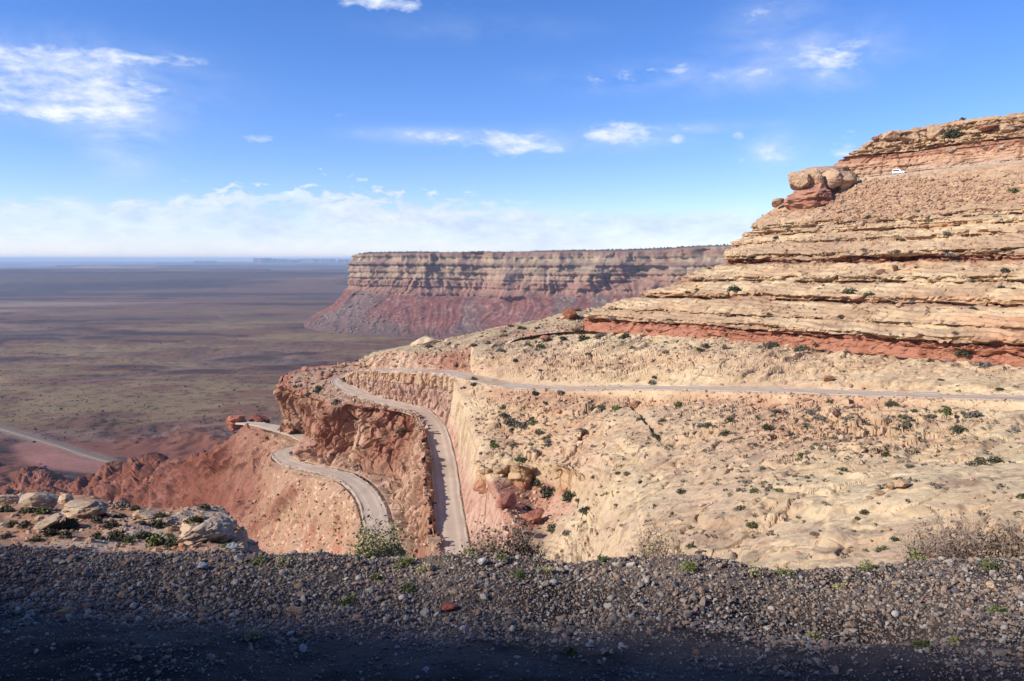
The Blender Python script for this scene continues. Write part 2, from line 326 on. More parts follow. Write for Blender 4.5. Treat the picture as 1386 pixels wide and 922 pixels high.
# ------------------------------------------------------------------ far mesa
def far_mesa():
    K = [(474,346,3700),(478,343.5,3480),(520,342.5,3420),(560,342,3350),(650,341,3250),(750,340,3180),(850,339,3120),(960,334,2950),(1060,331,2750)]
    up = [(473,356,3690),(475,356,3470),(519,356,3400),(560,356,3325),(650,356,3220),(750,356,3130),(850,354,3080),(960,350,2900),(1060,349,2700)]
    md = [(471,372,3680),(473,374,3455),(518,375,3370),(560,376,3290),(650,377,3170),(750,377,3070),(850,372,3020),(960,372,2830),(1060,370,2640)]
    bs = [(468,391,3670),(470,392,3445),(517,397,3345),(560,399,3250),(650,402,3110),(750,400,2990),(850,398,2900),(960,396,2760),(1060,396,2600)]
    tl = [(452,410,3670),(452,412,3390),(505,418,3200),(560,424,3080),(650,428,2950),(750,424,2830),(850,424,2700),(960,424,2600),(1060,424,2450)]
    rows = [[P(*q) for q in r] for r in (K, up, md, bs, tl)]
    ft = [XZ(px, Y, Zf-4) for px, Y in [(400,3670),(398,3360),(480,3000),(560,2880),(650,2700),(750,2600),(850,2450),(960,2350),(1060,2200)]]
    back = [p+np.array([700, 2600, 0]) for p in rows[0]]; inner = [p+np.array([40, 250, 2]) for p in rows[0]]
    left = lambda r, dx, dy: [r[0]+np.array([dx, dy, 0])]+list(r)      # the side running away behind the corner
    for r in rows+[ft]: r[0] = r[0]+np.array([45., 0, 0]); r[1] = r[1]+np.array([38., 0, 0])
    rows = [back, inner]+rows+[ft]
    rows = [left(r, 260, 1300) for r in rows]
    G, tv, tu = loft(rows, 900, 330)
    n = faces_cam(normals(G), G); nh = n.copy(); nh[..., 2] = 0; nh /= np.maximum(np.linalg.norm(nh, axis=-1, keepdims=True), .05)
    cl = ss(1.9, 2.2, tv)[:, None]*(1-ss(4.9, 5.6, tv))[:, None]; ta = ss(4.9, 5.4, tv)[:, None]*(1-ss(6.7, 7, tv))[:, None]
    p2 = G.copy(); p2[..., 2] *= .28
    big = fbm(p2, 240, 3, 101); m2 = fbm(p2, 85, 4, 102); rid = 1-np.abs(fbm(p2, 130, 3, 103))*2
    zz = G[..., 2]+6*fbm(G, 300, 3, 104); band = fbm(np.stack([0*zz, 0*zz+3, zz], -1), 17, 3, 105); bandf = fbm(np.stack([0*zz, 0*zz+9, zz], -1), 6, 2, 106)
    F1, F2, ID = worley(G*np.array([1, 1, .6]), 34, 3)
    au = np.concatenate([[0], np.cumsum(np.linalg.norm(np.diff(G[len(tv)//2], axis=0), axis=1))])[None, :]*np.ones_like(zz); tvv = tv[:, None]*np.ones_like(zz)
    wa = au+110*fbm(G, 260, 3, 140); pa = np.stack([wa, tvv*45, 0*zz], -1); sl_ = fbm(pa, (50, 160, 1), 4, 107, .6); gul = 1-np.abs(sl_)*2.2; col_ = fbm(np.stack([wa, tvv*30, 0*zz], -1), (26, 70, 1), 4, 141, .6)
    bs_ = np.tanh(band*6)*.6; cor = ss(1300, 2300, au)[:, :]; corn = .05+.95*cor; d = cl*(big*120*corn+m2*48*corn+rid*20+bs_*(15+9*fbm(p2, 120, 2, 143))+np.tanh(bandf*5)*6+(ID-.5)*13+np.abs(col_)*-34*ss(3.2, 4.2, tvv)+col_*12)
    d = d+ta*(big*60*corn+gul*24+11*fbm(G, 26, 4, 108, .6))
    G = G+nh*d[..., None]; flat_ = ss(0, 2.0, tv)[:, None]; G[..., 2] += (1-cl)*(1-ta)*8*fbm(p2, 250, 3, 5)*(tv < 2)[:, None]
    c = np.ones(G.shape)*C3(.33,.235,.155)
    c = mix(c, C3(.25,.15,.105), ss(-.1, .35, band)); c = mix(c, C3(.37,.265,.17), ss(.1, .5, -band))
    c = mix(c, C3(.27,.13,.09), ss(3.6, 4.6, tv)[:, None]*.7*np.ones_like(zz)); c = mix(c, C3(.12,.08,.065), ss(.08, .3, bandf)*.6*cl); c = mix(c, C3(.17,.08,.07), ss(.0, .3, np.abs(col_)-.12)*cl*.5)
    tcv = mix(C3(.19,.07,.052)*np.ones(G.shape), C3(.15,.10,.082), ss(.02, .3, fbm(np.stack([wa, tvv*60, 0*zz], -1), (120, 300, 1), 4, 110)-.12*ss(700, 1100, au)+.2*ss(6, 6.8, tv)[:, None])*.85)
    rk = fbm(G, 14, 3, 120); tcv = mix(tcv, C3(.34,.27,.22), ss(.15, .4, rk)*.35); tcv = mix(tcv, C3(.10,.055,.05), ss(.25, .45, -rk)*.7)
    tcv = mix(tcv, C3(.10,.06,.05), ss(6.3, 7, tv)[:, None]*.8*np.ones_like(zz))
    c = mix(c, tcv, ss(4.95, 5.15, tv)[:, None]*np.ones_like(zz))
    veg = (1-ss(1.95, 2.1, tv))[:, None]*np.ones_like(zz); c = mix(c, C3(.05,.055,.035), veg*.8)
    u3 = ss(2.0, 2.6, tv)[:, None]*(1-ss(3.0, 3.6, tv))[:, None]; c = mix(c, C3(.09,.085,.055), ss(.1, .35, fbm(G, 22, 3, 130))*u3*.6)
    grid_mesh('far_mesa', G, c, MR_FAR)
    return G, tv
FM, FMtv = far_mesa()

# ------------------------------------------------------------------ near hill on the right, built from its beds
PROF = [(0,-21.8,0),(.25,-20.6,0),(.2,-17.6,0),(-1.0,-17.35,0),(-.9,-16.4,0),(1.6,-15.7,0),(4,-14.9,1),(5.4,-14.6,2),(4.2,-14.3,3),(8,-12.2,6),(13,-10.9,10),(15.6,-10.6,12),(17.6,-10.3,13),(14.6,-10.0,13),
 (14.7,-8.9,14),(18,-7.6,16),(24,-5.9,19),(26.6,-5.5,20),(24.8,-5.1,20),(25.1,-3.9,21),(30,-2.5,24),(37,-.6,27),(40.0,-.3,28),(40.5,1.3,28),(37.6,1.5,28),(38.0,2.9,28),(43,4.4,24),(50,6,22),
 (51.2,6.5,21),(50.4,6.8,21),(51,7.7,20),(57,9.4,20),(58.5,9.8,20),(57.4,10.1,20),(58,11.2,20),(63,12,19),(64,12.4,19),(62.8,12.8,19),(63.4,14.2,18),(70,17,17),(80,21,17),(84,22.5,17),(92,27,17),(98,29.8,16),(99.5,30.5,16),(107,30.8,18),
 (107.3,31.2,18),(108.6,35.6,20),(109.6,38.4,24),(111.6,38.9,27),(108.8,39.2,28),(109.0,40.5,30),(111.6,40.8,32),(110.2,41.2,32),(110.8,42.9,34),(116,44.0,34),(118,44.2,34),(117,44.5,34),(118,47.2,34),(124,48.6,36),(137,49.4,38),(175,49.6,40),(270,49.0,44)]
def ledged(G, h, warp, wl, seed, sharp=.8, dip=(0, 0)):
    zz = G[..., 2]+dip[0]*G[..., 0]+dip[1]*G[..., 1]+warp*fbm(G, wl, 4, seed)
    k = zz/h; f = k-np.floor(k); st = ss(.5-.5*(1-sharp), .5+.5*(1-sharp), f)
    return (np.floor(k)+st-k)*h
def hill():
    pr = np.array(PROF); seg = np.hypot(np.diff(pr[:, 0]), np.diff(pr[:, 1])*1.8); w = np.concatenate([seg[:-2], [6, 5]]); T = np.arange(len(pr), dtype=float)
    tv = samples(T, w, 520); k = np.clip(tv.astype(int), 0, len(pr)-2); f = tv-k
    s_, z_, tn = [(pr[k, i]*(1-f)+pr[k+1, i]*f) for i in range(3)]
    s_, tn = np.array(s_), np.array(tn); s0 = s_.copy(); s_s = blur(s_[:, None]*np.ones((1, 3)), 260)[:, 1]
    d = np.array([.575, -.818]); u = np.array([.82, .57]); O = np.array([20., 270.]); Rr = 11.0
    a = np.linspace(0, 1, 560)**.8; th = np.linspace(0, math.radians(100), 60)[1:]; bk = np.linspace(0, 1, 50)[1:]**1.3*150
    nu = len(a)+len(th)+len(bk); nv = len(s_); TA = np.zeros((nv, nu))
    XY = np.zeros((nv, nu, 2))
    tau = 235+(tn[:, None]+Rr-235)*a[None, :]; ms = np.stack([tau, np.zeros_like(tau), z_[:, None]*np.ones_like(tau)], -1); bury = ss(.05, .35, fbm(ms, (34, 1, 5), 3, 199))*ss(-18, -16, z_)[:, None]*(1-ss(26, 29, z_))[:, None]
    bury[:, -40:] *= np.linspace(1, 0, 40); s2d = s_[:, None]*(1-bury*.85)+s_s[:, None]*bury*.85
    XY[:, :len(a)] = O+tau[..., None]*d+s2d[..., None]*u
    cen = O+(tn[:, None]+Rr)*d+(s_[:, None]+Rr)*u
    ar = cen[:, None, :]+Rr*(-u*np.cos(th)[:, None]-d*np.sin(th)[:, None])[None]; XY[:, len(a):len(a)+len(th)] = ar
    te = th[-1]; dirf = u*math.sin(te)-d*math.cos(te); XY[:, len(a)+len(th):] = ar[:, -1:, :]+dirf*bk[:, None][None]
    TA[:, :len(a)] = tau; TA[:, len(a):] = tn[:, None]
    outn = np.zeros((nv, nu, 2)); outn[:, :len(a)] = -u; outn[:, len(a):len(a)+len(th)] = -u*np.cos(th)[:, None]-d*np.sin(th)[:, None]
    outn[:, len(a)+len(th):] = -u*math.cos(te)-d*math.sin(te)
    Z = z_[:, None]+(TA-114)*.02*(1-ss(25, 40, z_))[:, None]
    G = np.concatenate([XY, Z[..., None]], -1)
    # bed edges wander in and out, each bed in its own way; hard beds break along joints into blocks
    zl = z_[:, None]*np.ones((1, nu)); q = np.stack([G[..., 0], G[..., 1], zl*5], -1)
    wan = 4.0*fbm(np.stack([G[..., 0], G[..., 1], zl*1.2], -1), 38, 3, 201)+2.2*fbm(np.stack([G[..., 0], G[..., 1], zl*3], -1), 13, 3, 202)+.9*fbm(q, 4, 3, 203)
    slope = np.gradient(z_)/np.maximum(np.abs(np.gradient(s_))+np.abs(np.gradient(z_)), 1e-6); steep = ss(.35, .8, np.abs(slope))[:, None]
    F1, F2, ID = worley(np.stack([G[..., 0], G[..., 1], zl*1.0], -1), (6.5, 6.5, 3.0), 21)
    thin = np.tanh(5*fbm(np.stack([G[..., 0]*.03, G[..., 1]*.03, zl], -1), .55, 2, 242)); F3, F4, ID2 = worley(np.stack([G[..., 0], G[..., 1], zl*1.0], -1), (2.6, 2.6, 1.1), 22)
    tame = ss(0, 2, z_+20)[:, None]; road = ss(97, 99.3, s_)[:, None]*(1-ss(107, 108.5, s_))[:, None]
    wall = ss(30.9, 31.5, z_)[:, None]*(1-ss(38, 39, z_))[:, None]
    jn = np.abs(fbm(np.stack([G[..., 0], G[..., 1], zl*.35], -1), 9, 2, 241)); disp = steep*thin*.42*tame-steep*1.0*np.exp(-(jn/.035)**2)*tame+wan*(.25+.75*tame)*(1-.85*road)*(1-.6*wall)+steep*((ID-.5)*2.9-.9*(1-ss(0, .12, F2-F1))+(ID2-.5)*1.3-.3*(1-ss(0, .12, F4-F3)))*(.35+.65*tame)*(1-.7*wall)
    G[..., :2] += outn*disp[..., None]
    rub = ss(63.5, 69, s_)[:, None]*(1-ss(96, 99, s_))[:, None]; top = ss(117, 125, s_)[:, None]
    G[..., 2] += (1-steep)*(1-road)*(.45*fbm(G, 5, 4, 211)+.9*fbm(G, 16, 3, 212)*ss(2, 20, s_)[:, None])+rub*((.5-F3)*.8+(ID2-.5)*.6)+(1-steep)*(1-road)*(1-rub)*tame*ledged(G, .8, .9, 7, 215, .85)*.9+top*(.8*fbm(G, 9, 3, 213)+(ID-.5)*1.2*(1-ss(130, 170, s_))[:, None])
    n = faces_cam(normals(G), G); G -= n*(.55*np.exp(-(fbm(G*np.array([1, 1, 2.5]), 9, 4, 216)/.02)**2)*tame*(1-road))[..., None]; G += n*(.28*fbm(G, 1.3, 3, 214))[..., None]*(1-road)[..., None]
    # pigment by bed, plus ledge shade coloured into two undercuts
    zq = zl+.35*fbm(G, 7, 3, 220)
    c = np.ones(G.shape)*CREAM; fine = fbm(np.stack([G[..., 0]*.04, G[..., 1]*.04, zq], -1), .8, 3, 221)
    c = mix(c, TAN, ss(-.1, .5, fine)*.7); c = mix(c, C3(.44,.25,.14), ss(.0, .3, fbm(np.stack([G[..., 0]*.15, G[..., 1]*.15, zq], -1), 2.6, 3, 222))*.5)
    def bed(a0, b0, colr, am, soft=.25):
        nonlocal c; c = mix(c, colr, ss(a0-soft, a0+soft, zq)*(1-ss(b0-soft, b0+soft, zq))*am)
    bed(-30, -17.65, RED*1.15, 1, .12); bur = np.zeros_like(zl); bur[:, :len(a)] = bury; bed(-10.75, -10.0, DARKR*1.4, .9, .1); bed(-10.0, -8.6, ORANGE, .45); bed(-5.6, -5.1, DARKR*1.6, .6, .1); bed(-.5, 1.4, RED, .95, .12)  # the two darkest bands paint ledge shadow lines into the undercuts
    bed(6.4, 6.9, ORANGE, .6); bed(9.7, 10.2, ORANGE, .6); bed(14.4, 30, C3(.42,.27,.17), .72, .8); bed(31, 36.5, C3(.46,.27,.18), .85, .4); bed(36.6, 39.0, C3(.33,.15,.10), .9, .3); bed(39.1, 44, C3(.45,.28,.17), .7)
    bed(44, 80, C3(.40,.26,.165), .7)
    c = mix(c, C3(.36,.235,.155), bur*.75)
    lr = ss(105, 150, TA)*(1-ss(-12.8, -11.6, zq))*ss(-17.6, -17.2, zq)*ss(-.2, .3, fbm(G, (14, 14, 3), 3, 230)+.15); c = mix(c, C3(.42,.19,.11), lr*.75)
    tread = (1-steep)*ss(.0, .4, fbm(G, 6, 4, 231)+.15); c = mix(c, C3(.32,.205,.135), tread*.68*tame*(1-road))
    stain = ss(.1, .5, fbm(np.stack([G[..., 0], G[..., 1], G[..., 2]*.15], -1), 2.5, 3, 232))*steep; c = mix(c, c*C3(.72,.6,.52), stain*.6)
    c = mix(c, C3(.40,.31,.24), road*.8)
    c = mix(c, ID2[..., None]*.0+mix(C3(.34,.18,.105)*np.ones(3), C3(.47,.32,.205), ID2), rub*.6)
    grid_mesh('sandstone_hill', G, c, MR)
    return G, z_, s_, TA
HG, Hz, Hs, HTA = hill()
def foot(px):
    r = (px-W_PX/2)/F_PX; tau = (r*270-20)/(.575+.818*r); return np.array([20+.575*tau, 270-.818*tau]), tau

# ------------------------------------------------------------------ slickrock basin, above and below the upper road
def slickrock():
    cols = [642,700,770,850,970,1100,1250,1386,1550,1750]; tt = [9.15,7.67,6.73,6,5,4,3,2,1,0]
    r0 = [P(640,468,262), P(700,458,270), P(770,449,274)]
    for px in cols[3:]:
        fxy, tau = foot(px); r0.append(np.array([fxy[0]+2, fxy[1]+1.5, -21.6+(tau-114)*.02]))
    r3 = [R1(t, -4.2, .05) for t in tt]; r4 = [R1(t, 4.2, .05) for t in tt]
    r1 = [r0[i]*.5+r3[i]*.5+np.array([0, 0, 2.2]) for i in range(10)]; r2 = [r0[i]*.1+r3[i]*.9+np.array([0, 0, 1.5]) for i in range(10)]
    r1[0] = P(639,480,255); r2[0] = P(641,497,250); r1[1] = P(690,478,250); r2[1] = P(695,502,237)
    r5 = [r4[i]*1+np.array([-.6, -3.0, -2.0]) for i in range(10)]; r5[0] = R1(9.15, 5.0, -.6)
    def row(py, c0, Ys, pys=None, pxs=None):
        o = [P(*c0)]
        for i, Y in enumerate(Ys): o.append(P((pxs or {}).get(i, cols[i+1]), (pys or {}).get(i, py), Y))
        return o
    rows = [r0, r1, r2, r3, r4, r5,
     row(560, (632,560,213), [205,190,172,152,136,120,108,95,85]),
     row(600, (647,600,193), [188,170,147,128,112,98,88,77,68]),
     row(632, (658,632,178), [175,157,131,111,97,85,76,66,59], {0:628,1:628}),
     row(665, (672,665,164), [172,152,116,97,83,72,64,57,50], {0:655,1:662}, {0:715,1:778}),
     row(700, (690,700,150), [160,138,103,86,73,64,57,50,45], {0:690,1:700}, {0:725,1:782}),
     row(725, (703,725,141), [145,122,96,78,66,57,51,45,40], None, {0:738,1:790}),
     row(765, (716,765,129), [125,106,86,68,58,50,44,39,35], None, {0:745,1:800}),
     row(840, (740,840,105), [99,85,66,50,42,36,32,28,25], None, {0:760,1:810})]
    btm = [R1(t, 3.9, 0) for t in (21, 21.9, 22.7, 23.4, 24.0, 24.7, 25.3, 26.1, 27)]; new = []
    for i, r in enumerate(rows):                    # the rim rolls over into the road cut
        if i < 6: new.append([r[0]+np.array([-.6, 0, -1.3]), r[0]+np.array([-.3, 0, -.5])]+list(r)); continue
        b = btm[i-5]; m_ = r[0]*.35+b*.65+np.array([0, 0, -1.0]); g = lambda f, up: r[0]*(1-f)+m_*f+np.array([-.5*up, 0, .6*up])
        new.append([g(.34, -1.6), g(.17, .35)]+list(r))
    rows = new
    G, tv, tu = loft(rows, 820, 640)
    Gs = blur(G, 10); edge_ = ss(3, 11, np.linalg.norm(G-G[:, :1], axis=-1)); rowm = (ss(2.7, 3.0, tv)*(1-ss(4.0, 4.3, tv)))[:, None, None]; G = G*rowm+Gs*(1-rowm)
    notroad = (1-(ss(2.4, 2.9, tv)*(1-ss(4.1, 4.6, tv)))[:, None])*edge_
    below = ss(4.6, 5.6, tv)[:, None]; px, py, dp = proj(G)
    sm = ss(.0, .35, fbm(G, 30, 3, 305)+.1)                           # smooth bare rock against broken ground
    G[..., 2] += notroad*(2.2*fbm(G*np.array([1, 1, 1.5]), 30, 3, 301)+.45*fbm(G, 8, 4, 302)*(1-.6*sm))
    l1 = ledged(G, 2.1, 3.2, 22, 303, .85, (-.24, .13)); l2 = ledged(G, .8, 1.3, 8, 304, .8, (-.24, .13))
    G[..., 2] += notroad*(l1*(.50-.34*sm)+l2*(.60-.38*sm)-.75*np.exp(-(fbm(G*np.array([.5, 1, 1.2]), 16, 4, 330)/.016)**2)*(1-.3*sm)-.4*np.exp(-(fbm(G*np.array([.5, 1, 1.2]), 6, 4, 331)/.02)**2)*(1-sm))
    brk = np.clip(np.exp(-((px-735)/75)**2-((py-585)/50)**2)*1.6+np.exp(-((px-1130)/150)**2-((py-575)/38)**2)*1.2+np.exp(-((py-492)/14)**2)*.7+np.exp(-((px-1000)/260)**2-((py-541)/9)**2), 0, 1)
    F1, F2, ID = worley(G*np.array([1, 1, 1.6]), 3.0, 31); G[..., 2] += notroad*brk*((ID-.45)*1.7-.5*(1-ss(0, .15, F2-F1)))*ss(-.35, .15, fbm(G, 10, 2, 306)+.05)
    gy = np.interp(px, [852, 866, 882, 900], [538, 552, 572, 592]); gm = np.exp(-((py-gy)/5)**2)*ss(850, 857, px)*(1-ss(893, 903, px)); G[..., 2] -= 1.5*gm
    W1, W2, WI = worley(np.stack([G[..., 0]*.55+G[..., 1]*.2, G[..., 1], G[..., 2]], -1)+1.5*np.stack([fbm(G, 5, 2, 341)]*3, -1), 7.5, 36); G[..., 2] += notroad*((WI-.5)*.55-.35*(1-ss(0, .05, W2-W1)))*(1-.75*sm)
    n = faces_cam(normals(G), G); cut = np.exp(-((px-650)/22)**2)*(ss(.3, 1, tv)*(1-ss(2.6, 3, tv)))[:, None]
    G += n*(.18*fbm(G, 1.1, 3, 307)*notroad+cut*1.0*fbm(G*np.array([1, 1, .3]), 3, 3, 308))[..., None]
    c = np.ones(G.shape)*CREAM*1.0; pk = fbm(G, (40, 40, 6), 4, 310)
    c = mix(c, C3(.45,.31,.21), ss(-.1, .3, pk)*.75); c = mix(c, C3(.52,.395,.255), ss(.05, .35, -pk)*.7)
    c = mix(c, C3(.36,.245,.16), ss(.0, .35, fbm(G, 9, 5, 311))*.6)
    streaks = fbm(G@np.array([[.8, -.6, 0], [.6, .8, 0], [0, 0, 1]]).T*np.array([.12, 1, 1]), 1.6, 4, 312); c = mix(c, c*C3(.78,.70,.62), ss(.1, .5, streaks)*.6); c = mix(c, C3(.27,.175,.12), ss(.16, .42, fbm(G*np.array([1, 1, 2]), 5, 5, 322, .62))*.75*ss(-.25, .15, fbm(G, 35, 3, 323)+.05))
    c = mix(c, mix(C3(.36,.17,.10)*np.ones(3), C3(.50,.33,.21), ID), brk*.55)
    c = mix(c, C3(.40,.22,.145), (np.exp(-((tv-4.9)/.45)**2)[:, None])*.65*ss(-.3, .2, fbm(G, 12, 3, 313)))
    rt = np.interp(py, [640, 660, 680, 695, 712, 735, 760], [690, 770, 785, 778, 735, 705, 660]); wob = 9*fbm(G, 5, 3, 320)
    pit = ss(0, 8, rt-px+wob)*ss(648, 656, py+wob*.6); c = mix(c, mix(C3(.32,.145,.105)*np.ones(3), C3(.43,.25,.18), ss(-.2, .3, fbm(G, 5, 4, 321))), pit*.95)
    pinkl = ss(650, 760, py)*(1-ss(-.2, .3, pk)); c = mix(c, C3(.46,.315,.215), pinkl*.5)
    c = mix(c, C3(.30,.24,.19), np.exp(-((py-gy)/3.2)**2)*ss(850, 857, px)*(1-ss(893, 903, px))*.8)
    grit = worley(G, (1.5, 1.5, 1.5), 35)[0]; c = c*(1-.28*(grit < .28)*notroad)[..., None]
    grid_mesh('slickrock', G, c, MR)
    return rows
SR = slickrock()

ALC = True
def cliff_piece(name, rows, nu, nv, amp, sc, seed, colf, smooth_v=False, taper=(.0, .0), blk=(7, 7, 5), vert=.5, pre=6, extra=None):
    G, tv, tu = loft(rows, nu, nv, smooth_v); G = blur(G, pre) if pre else G
    n = faces_cam(normals(G), G); R = len(rows)-1
    ed = np.ones(nv)
    if taper[0]: ed *= ss(0, taper[0], tv)
    if taper[1]: ed *= 1-ss(R-taper[1], R, tv)
    ed = ed[:, None]; st = ss(.25, .8, np.hypot(n[..., 0], n[..., 1]))
    pv = G*np.array([1, 1, vert])
    F1, F2, ID = worley(pv+.25*np.stack([fbm(pv, sc, 2, seed+9)]*3, -1)*sc, blk, seed); A1, A2, I2 = worley(pv, tuple(b*.38 for b in blk), seed+1)
    d = amp*(1.2*fbm(pv, sc, 4, seed+2)+.55*(ID-.5)-.5*(1-ss(0, .18, F2-F1))+.28*(I2-.5)-.15*(1-ss(0, .15, A2-A1)))*(.25+.75*st)
    if extra: d = d*(1-.6*ss(556, 574, proj(G)[0]))+extra(G)
    G = G+n*(d*ed)[..., None]; G = G+n*(.10*amp*fbm(G, 1.4, 3, seed+4)*ed)[..., None]
    c = colf(G, tv[:, None]*np.ones(G.shape[:2]), n, ID, I2); grid_mesh(name, G, c, MR)
    return G

def col_a(G, tv, n, ID, I2):
    c = np.ones(G.shape)*C3(.47,.31,.185); c = mix(c, C3(.46,.33,.215), ss(1.25, .9, tv+.2*fbm(G, 3, 3, 471))); c = mix(c, C3(.36,.17,.10), ss(2.3, 3.0, tv+.5*fbm(G, 4, 3, 470))); return mix(c, c*.8, I2*.4)
ax = [642, 656, 672, 690, 706, 720, 731, 740, 752, 768, 784, 798]; al = [624, 634, 636, 629, 630, 634, 630, 629, 628, 632, 641, 655]; ab = [652, 655, 656, 657, 660, 668, 674, 674, 670, 672, 680, 686]; aY = [180, 176, 174, 172.5, 170, 169.5, 174, 172, 159, 155.5, 151, 147.5]
lip = [P(x, y, Y_-2.0) for x, y, Y_ in zip(ax, al, aY)]; cap = [q+np.array([.8, 6, -1.4]) for q in lip]; und = [q*1+np.array([0, 2.0+(3 if 4 < i < 8 else 0), -2.0]) for i, q in enumerate(lip)]; btm = [P(x, y, Y_-.8) for x, y, Y_ in zip(ax, ab, aY)]; bt2 = [q+np.array([-.3, -2.0, -1.6]) for q in btm]
cliff_piece('alcove_wall', [cap, lip, und, btm, bt2], 360, 150, 1.5, 5, 49, col_a, taper=(.4, .2), blk=(5, 5, 3.5), pre=2)
# pink road cut between the slickrock and the lower loop
def col_c(G, tv, n, ID, I2):
    px, py, _ = proj(G); c = np.ones(G.shape)*C3(.50,.37,.24); c = mix(c, C3(.45,.275,.205), np.maximum(ss(.15, .9, (tv-1)/2+.25*fbm(G, 9, 3, 401)), ss(630, 665, py+12*fbm(G, 6, 3, 403))))
    c = mix(c, C3(.36,.18,.14), ss(.1, .4, fbm(G*np.array([1, 1, .25]), 3, 3, 402))*.45); return mix(c, c*.85, I2*.4)
tp = [R1(9.15, 5.0, -.6)]+[r[2] for r in SR[6:]]
bt = [R1(t, 3.9, 0) for t in (21, 21.9, 22.7, 23.4, 24.0, 24.7, 25.3, 26.1, 27)]
md = [a*.35+b*.65+np.array([0, 0, -1.0]) for a, b in zip(tp, bt)]
tp0 = [q+np.array([1.6, .4, -.9]) for q in tp]
cliff_piece('road_cut', [tp0, tp, md, bt], 420, 240, 1.1, 8, 40, col_c, taper=(1.8, .2), blk=(5, 5, 6), vert=.35)
# wall between the two arms of the hairpin
def col_d(G, tv, n, ID, I2):
    up = 1-ss(.95, 1.05, tv); c = mix(C3(.43,.27,.205)*np.ones(G.shape), C3(.46,.305,.20), up); c = mix(c, C3(.36,.175,.11), ss(.05, .35, fbm(G*np.array([1, 1, .5]), 5, 3, 411))*.55)
    c = mix(c, C3(.16,.09,.07), np.exp(-((tv-1.02)/.05)**2)*.8); return mix(c, c*.8, I2*.4)  # dark line paints the shade under the overhanging layer
ta_ = [13.8, 13.2, 12, 11, 10, 9.15]; tb_ = [15.2, 16.6, 17.8, 19, 20, 21]
a = [R1(t, 4.0, .05) for t in ta_]; b = [R1(t, 3.9, 0) for t in tb_]
m1 = [p*.86+q*.14+np.array([0, 0, -2.6]) for p, q in zip(a, b)]; m2 = [p*.74+q*.26+np.array([0, 0, -2.9]) for p, q in zip(a, b)]; m3 = [p*.3+q*.7+np.array([0, 0, -.8]) for p, q in zip(a, b)]
cliff_piece('hairpin_wall', [a, m1, m2, m3, b], 420, 170, 1.7, 6, 42, col_d, taper=(.2, .3), blk=(3, 3, 3), pre=2)
# ridge behind the hairpin
def col_h(G, tv, n, ID, I2):
    w = 1-ss(.8, 1.1, tv); c = mix(CREAM*.8*np.ones(G.shape), C3(.39,.225,.155), w); c = mix(c, C3(.50,.35,.25), w*ss(-.1, .3, fbm(G*np.array([1, 1, .4]), 5, 3, 420)))
    c = mix(c, C3(.25,.16,.11), (1-w)*ss(0, .35, fbm(G, 9, 4, 421))*.7); px, py, _ = proj(G); c = mix(c, C3(.32,.14,.09), w*np.exp(-((px-612)/26)**2)*.8); return mix(c, c*.75, I2*.4)
hb = [R1(13.9, -4.2, .05), R1(13.3, -4.2, .05), R1(12.3, -4.2, .05), R1(11.2, -4.2, .05), R1(10.2, -4.2, .05), R1(9.35, -4.2, .05), P(700,459,268), P(772,449,274), P(806,446,286)]
hw = [P(*q) for q in [(488,492,322),(512,479,316),(545,476,302),(580,477,288),(615,475,277),(648,464,272),(704,452,280),(776,441,280),(812,438,290)]]
hs2 = [P(*q) for q in [(485,489,335),(515,476,335),(550,468,335),(592,461,332),(640,450,330),(690,440,322),(735,431,312),(780,420,296),(822,416,302)]]
hk = [p+np.array([-12, 60, -60]) for p in hs2]
cliff_piece('ridge', [hb, hw, hs2, hk], 420, 220, 1.6, 8, 44, col_h, taper=(.12, 0), blk=(5, 5, 5), pre=3)
# promontory: top, then its red cliff
ft_ = [P(*q) for q in [(500,488,342),(474,491,352),(450,494,360),(412,498,364),(384,508,352),(377,520,345),(392,527,328),(410,534,312),(430,541,298),(450,548,285),
      (490,550,277),(530,556,267),(562,562,256),(574,590,232),(576,630,206),(581,680,183),(589,735,165),(597,790,150)]]
ein = [R1(t, -4.0, .05) for t in (13.2,13.8,14.2,14.6,15,15.3,15.6,16,16.5,17,18,19,20,21,22.6,24,25.6,27)]
def col_e(G, tv, n, ID, I2):
    c = np.ones(G.shape)*C3(.35,.215,.155); c = mix(c, C3(.30,.22,.15), ss(-.1, .3, fbm(G, 8, 4, 430))*.8); c = mix(c, C3(.34,.13,.085), ss(.5, .1, tv+.3*fbm(G, 7, 3, 433))*.85); return mix(c, c*.75, I2*.5)
emid = [p*.45+q*.55+np.array([0, 0, .6]) for p, q in zip(ft_, ein)]
cliff_piece('promontory_top', [ft_, emid, ein], 620, 150, 1.6, 6, 46, col_e, taper=(0, .25), blk=(3.4, 3.4, 2.4), pre=2)
fb = []
for i in range(4): fb.append(ft_[i]+np.array([-6, 30, -70]))
fb += [R2(t, -o, 0) for t, o in ((13.4,4.2),(13,4.2),(12,4.2),(10.5,4.2),(8.6,4.2),(7,4.5),(5.8,4.5),(5,4.5),(4.4,4.5),(3.8,4.5),(2.8,4.5),(1.8,4.5),(.8,4.5),(0,4.5))]
def lerp2(a, b, h, v): return np.array([a[0]*(1-h)+b[0]*h, a[1]*(1-h)+b[1]*h, a[2]*(1-v)+b[2]*v])
f1 = [lerp2(a, b, .02, .12) for a, b in zip(ft_, fb)]; f2_ = [lerp2(a, b, .25, .40) for a, b in zip(ft_, fb)]; f3 = [lerp2(a, b, .38, .70) for a, b in zip(ft_, fb)]
